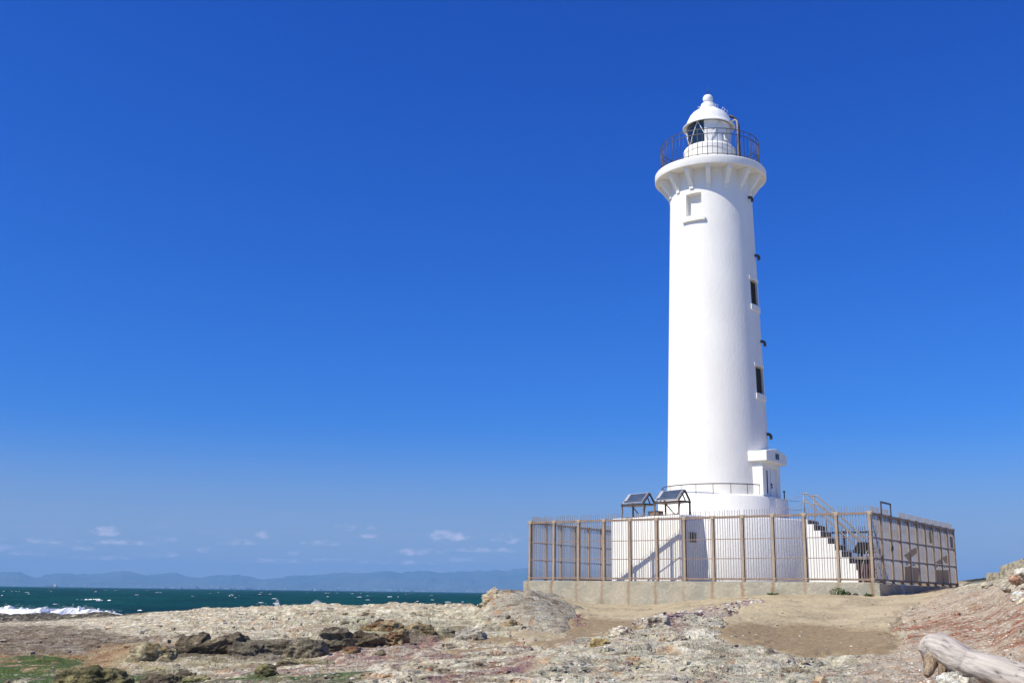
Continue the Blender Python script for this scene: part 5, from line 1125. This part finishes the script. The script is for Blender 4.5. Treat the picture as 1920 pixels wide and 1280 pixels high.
chips('mound_edge_shards', 90, lambda r: (1080 + r.gauss(0, 5) + 4, 1150 + 24 * r.random()), (.02, .075), [(.27, .13, .11), (.34, .18, .15), (.2, .13, .13)], 'red-brown shards along the right foot of the mound', 25, flat=.3)

# ------------------------------------------------------------------ driftwood
def log_mat():
    m = mat('silvered_driftwood', (.47, .415, .355), .8, var=.1, vscale=3.5, bump=.012, bscale=11, col2=(.40, .345, .285), stretch=(1, 1, 1), detail=8)
    n, l, b = nodes_of(m); old = b.inputs['Base Color'].links[0].from_socket
    at_ = n.new('ShaderNodeAttribute'); at_.attribute_name = 'tone'
    x = n.new('ShaderNodeMix'); x.data_type = 'RGBA'; x.blend_type = 'MULTIPLY'; x.inputs[0].default_value = 1; l.new(old, x.inputs[6]); l.new(at_.outputs['Color'], x.inputs[7]); geo = n.new('ShaderNodeTexCoord'); A_ = Vector(at(1768, 1223, 10.85)); B_ = Vector(at(1940, 1281, 10.0)); dr_ = (B_ - A_).normalized(); s1_ = dr_.cross(Vector((0, 0, 1))).normalized(); s2_ = dr_.cross(s1_)
    cb = n.new('ShaderNodeCombineXYZ')
    for i, (ax, sc_) in enumerate(((dr_, .9), (s1_, 11), (s2_, 11))):
        dt = n.new('ShaderNodeVectorMath'); dt.operation = 'DOT_PRODUCT'; l.new(geo.outputs['Object'], dt.inputs[0]); dt.inputs[1].default_value = ax * sc_; l.new(dt.outputs['Value'], cb.inputs[i])
    gn = n.new('ShaderNodeTexNoise'); gn.inputs['Scale'].default_value = 3; gn.inputs['Detail'].default_value = 8; gn.inputs['Distortion'].default_value = .4; l.new(cb.outputs[0], gn.inputs['Vector'])
    mg = n.new('ShaderNodeMapRange'); mg.inputs[1].default_value = .38; mg.inputs[2].default_value = .52; mg.inputs[3].default_value = .82; mg.inputs[4].default_value = 1.05; l.new(gn.outputs[0], mg.inputs[0])
    sc2 = n.new('ShaderNodeVectorMath'); sc2.operation = 'SCALE'; l.new(x.outputs[2], sc2.inputs[0]); l.new(mg.outputs[0], sc2.inputs['Scale']); l.new(sc2.outputs[0], b.inputs['Base Color'])
    bq = n.new('ShaderNodeBump'); bq.inputs['Distance'].default_value = .009; l.new(gn.outputs[0], bq.inputs['Height']); l.new(b.inputs['Normal'].links[0].from_socket, bq.inputs['Normal']); l.new(bq.outputs[0], b.inputs['Normal'])
    return m
M_log = log_mat()
def driftwood():
    cpx = [(1733, 1222, 11.0, 20), (1738, 1212, 11.0, 27), (1750, 1208, 10.95, 31), (1768, 1216, 10.85, 31.5), (1790, 1230, 10.7, 31), (1815, 1240, 10.6, 30.5), (1850, 1250, 10.4, 31), (1890, 1262, 10.2, 32), (1930, 1274, 10.0, 33), (1990, 1292, 9.7, 34), (2080, 1320, 9.3, 35)]
    P = [Vector(at(a + 10, b_ + 7, d)) for a, b_, d, r in cpx]; rad = [r * .90 / F_PX * d for a, b_, d, r in cpx]
    fine_p, fr = [], []
    for i in range(len(P) - 1):
        p0, p1, p2, p3 = P[max(0, i - 1)], P[i], P[i + 1], P[min(len(P) - 1, i + 2)]
        for k in range(12):
            t = k / 12; fine_p.append(.5 * ((2 * p1) + (p2 - p0) * t + (2 * p0 - 5 * p1 + 4 * p2 - p3) * t * t + (3 * p1 - p0 - 3 * p2 + p3) * t ** 3)); fr.append(rad[i] * (1 - t) + rad[i + 1] * t)
    org = Vector(P[3]); t_ = empty('driftwood_log', org, label='big silvery driftwood log lying at the bottom right corner', cat='log')
    n = 56; vs = []; prev = None; tone = []
    for i, p in enumerate(fine_p):
        d = (fine_p[min(i + 1, len(fine_p) - 1)] - fine_p[max(i - 1, 0)]).normalized(); a = prev or Vector((0, 0, 1)); a = (a - d * a.dot(d)).normalized(); prev = a; b_ = d.cross(a)
        for k in range(n):
            th_ = 2 * pi * k / n; v = (a * cos(th_) + b_ * sin(th_))
            q = p + v * fr[i]; s1 = mnoise.fractal(Vector((i * .05, cos(th_) * 1.2, sin(th_) * 1.2)), 1, 2, 4); s2 = mnoise.fractal(Vector((i * .025 + 5, cos(th_) * 7, sin(th_) * 7)), 1, 2, 4)
            crack = max(0, 1 - abs(mnoise.noise(Vector((i * .03 + 9, cos(th_) * 5 + .3 * s1, sin(th_) * 5)))) * 14) * max(0, min(1, mnoise.noise(Vector((i * .05, cos(th_) * 1.5, 4))) * 6))
            q = q + v * (s1 * .014 + s2 * .006 - crack * .006); vs.append(q - org)
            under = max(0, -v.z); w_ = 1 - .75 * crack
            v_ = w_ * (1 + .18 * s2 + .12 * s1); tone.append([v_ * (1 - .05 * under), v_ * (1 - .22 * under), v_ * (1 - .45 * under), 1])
    m = len(fine_p); fs = [(i * n + k, i * n + (k + 1) % n, (i + 1) * n + (k + 1) % n, (i + 1) * n + k) for i in range(m - 1) for k in range(n)]
    c0 = len(vs); d = (fine_p[0] - fine_p[1]).normalized()
    vs.append(fine_p[0] - org + d * .12 * .9); tone.append([.9, .85, .8, 1]); fs += [(c0, (k + 1) % n, k) for k in range(n)]
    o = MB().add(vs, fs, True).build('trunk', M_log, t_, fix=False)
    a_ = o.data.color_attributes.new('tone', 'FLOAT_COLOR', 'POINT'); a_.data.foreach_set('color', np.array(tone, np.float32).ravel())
    # broken root stub under the near end
    M_root = mat('split_brown_wood', (.40, .30, .19), .85, var=.25, vscale=9, bump=.02, bscale=14, stretch=(3, 3, .5), col2=(.16, .10, .06))
    def branch(nm, pts, rs, seed):
        b = MB(); b.tube([Vector(p) - org for p in pts], rs, 14); b2 = b.v; out_ = []
        for v in b2:
            k = mnoise.fractal(Vector(v) * 14 + Vector((seed, 0, 0)), 1, 2, 3); out_.append(tuple(Vector(v) + Vector((k, k * .5, k * .8)) * .036))
        b.v = out_; b.build(nm, M_root, t_)
    branch('broken_root', [at(1752, 1226, 10.95), at(1745, 1244, 10.9), at(1742, 1256, 10.85), at(1738, 1266, 10.8)], [.08, .062, .05, .03], 1)
    branch('broken_root', [at(1775, 1235, 10.85), at(1768, 1252, 10.8), at(1765, 1268, 10.8)], [.085, .05, .035], 2)
    b = MB(); r_ = random.Random(3)
    for i in range(240):
        k = r_.randrange(4, len(fine_p) - 2); p = fine_p[k] + Vector((r_.uniform(-.03, .03), -fr[k] * r_.uniform(.3, .8), -fr[k] * r_.uniform(.55, .98))) - org
        L_ = r_.uniform(.015, .06); b.tube([p, p + Vector((r_.uniform(-.02, .02), -.006, -L_))], .0018, 3, caps=False)
    b.build('bark_fibre', M_root, t_, fix=False)['kind'] = 'stuff'
driftwood()
def wood_chunk():
    p = ground_at(1540, 1276); p = at(1538, 1279, 11.6); M_cut = mat('pale_split_wood', (.50, .40, .25), .8, var=.15, vscale=5, bump=.006, bscale=20, stretch=(9, 9, 1), col2=(.36, .25, .13)); M_dk = mat('split_wood_bark', (.25, .14, .07), .85, var=.2, vscale=7)
    t = empty('broken_timber', (p[0], p[1], p[2] - .08), rz=.3, label='pale splintered piece of timber at the bottom edge', cat='timber')
    MB().prism([(-.07, -.05), (.10, -.05), (.045, .12), (.01, .145), (-.02, .12)], -.05, .07).build('split_face', M_cut, t, bevel=.008)
    MB().prism([(-.17, -.05), (-.075, -.05), (-.025, .10), (-.06, .07)], -.03, .09).prism([(.105, -.05), (.16, -.05), (.05, .11)], -.03, .09).build('bark', M_dk, t, bevel=.006)
wood_chunk()

# ------------------------------------------------------------------ beach plants at the foot of the wall
def plant(px0, px1, py, ptop, seed, label):
    r_ = random.Random(seed); x0 = wp_front(px0, py); x1 = wp_front(px1, py); c0 = (x0 + x1) / 2
    t = empty('beach_plant', c0, label=label, cat='plant', group='green beach plants along the foundation'); w_ = (x1 - x0).length / 2; h = (py - ptop) / F_PX * c0.y
    lf = None; n = int(60 * (w_ / .45)) + 14
    stem = MB()
    for i in range(n):
        a = r_.uniform(-1, 1); base = Vector((a * w_, r_.uniform(-.12, .12), 0)); hh = h * (1 - abs(a + .25) ** .8 * .75) * r_.uniform(.35, 1); tip = base + Vector((r_.uniform(-.05, .05), r_.uniform(-.06, .04), max(.03, hh)))
        stem.tube([base, (base + tip) / 2 + Vector((0, 0, .01)), tip], [.006, .005, .003], 4, caps=False)
        for q in range(2):
            L_ = r_.uniform(.035, .075); an = r_.uniform(0, 2 * pi); up = r_.uniform(-.1, .7); d = Vector((cos(an), sin(an), up)).normalized(); s_ = d.cross(Vector((0, 0, 1))).normalized() * L_ * .42
            p_ = tip - Vector((0, 0, q * .03)); dz = Vector((0, 0, .012))
            vs = [p_, p_ + d * L_ * .35 + s_ + dz, p_ + d * L_ * .75 + s_ * .8, p_ + d * L_, p_ + d * L_ * .75 - s_ * .8, p_ + d * L_ * .35 - s_ + dz, p_ + d * L_ * .5 - dz * .5]
            MB().add(vs, [(0, 1, 6), (1, 2, 6), (2, 3, 6), (3, 4, 6), (4, 5, 6), (5, 0, 6)]).build('leaf', M_green, t, fix=False)
    stem.build('stems', M_green, t, fix=False)
def wp_front(px, py):
    Y = -.27; r = ray(px, py); t = (Y + O @ VY) / (r[:2] @ VY); p = r * t; return Vector((p[0], p[1], max(gz(p[0], p[1]), p[2] - .03)))
plant(1556, 1604, 1119, 1104, 1, 'largest green leafy plant in the sand at the foot of the foundation')
plant(1620, 1634, 1119, 1113, 2, 'small green plant near the right corner of the foundation')
plant(1440, 1455, 1116, 1113, 3, 'tiny green plant in the middle of the foundation foot')

# ------------------------------------------------------------------ air over the sea
def haze():
    b = MB(); b.box(-34000, 34000, -800, 21500, -9, 470); m = bpy.data.materials.new('sea_air'); m.use_nodes = True; n = m.node_tree.nodes; l = m.node_tree.links
    n.remove(n['Principled BSDF']); v = n.new('ShaderNodeVolumePrincipled'); v.inputs['Color'].default_value = (.31, .62, 1.0, 1); v.inputs['Density'].default_value = HAZE_D; v.inputs['Anisotropy'].default_value = 0.0
    l.new(v.outputs[0], n['Material Output'].inputs['Volume'])
    o = b.build('haze', m); tag(o, 'thin blue air over the sea', kind='stuff')
HAZE_D = 7.5e-5
haze()

for o_ in bpy.data.objects:
    if o_.type == 'MESH' and o_.parent and o_.name.split('.')[0] in ('bolts', 'rail_clip', 'chain', 'lettering', 'dome_seam', 'stems', 'handhold', 'padlock', 'label_plate', 'base_rail', 'board_frame', 'door_seam'): o_['kind'] = 'stuff'
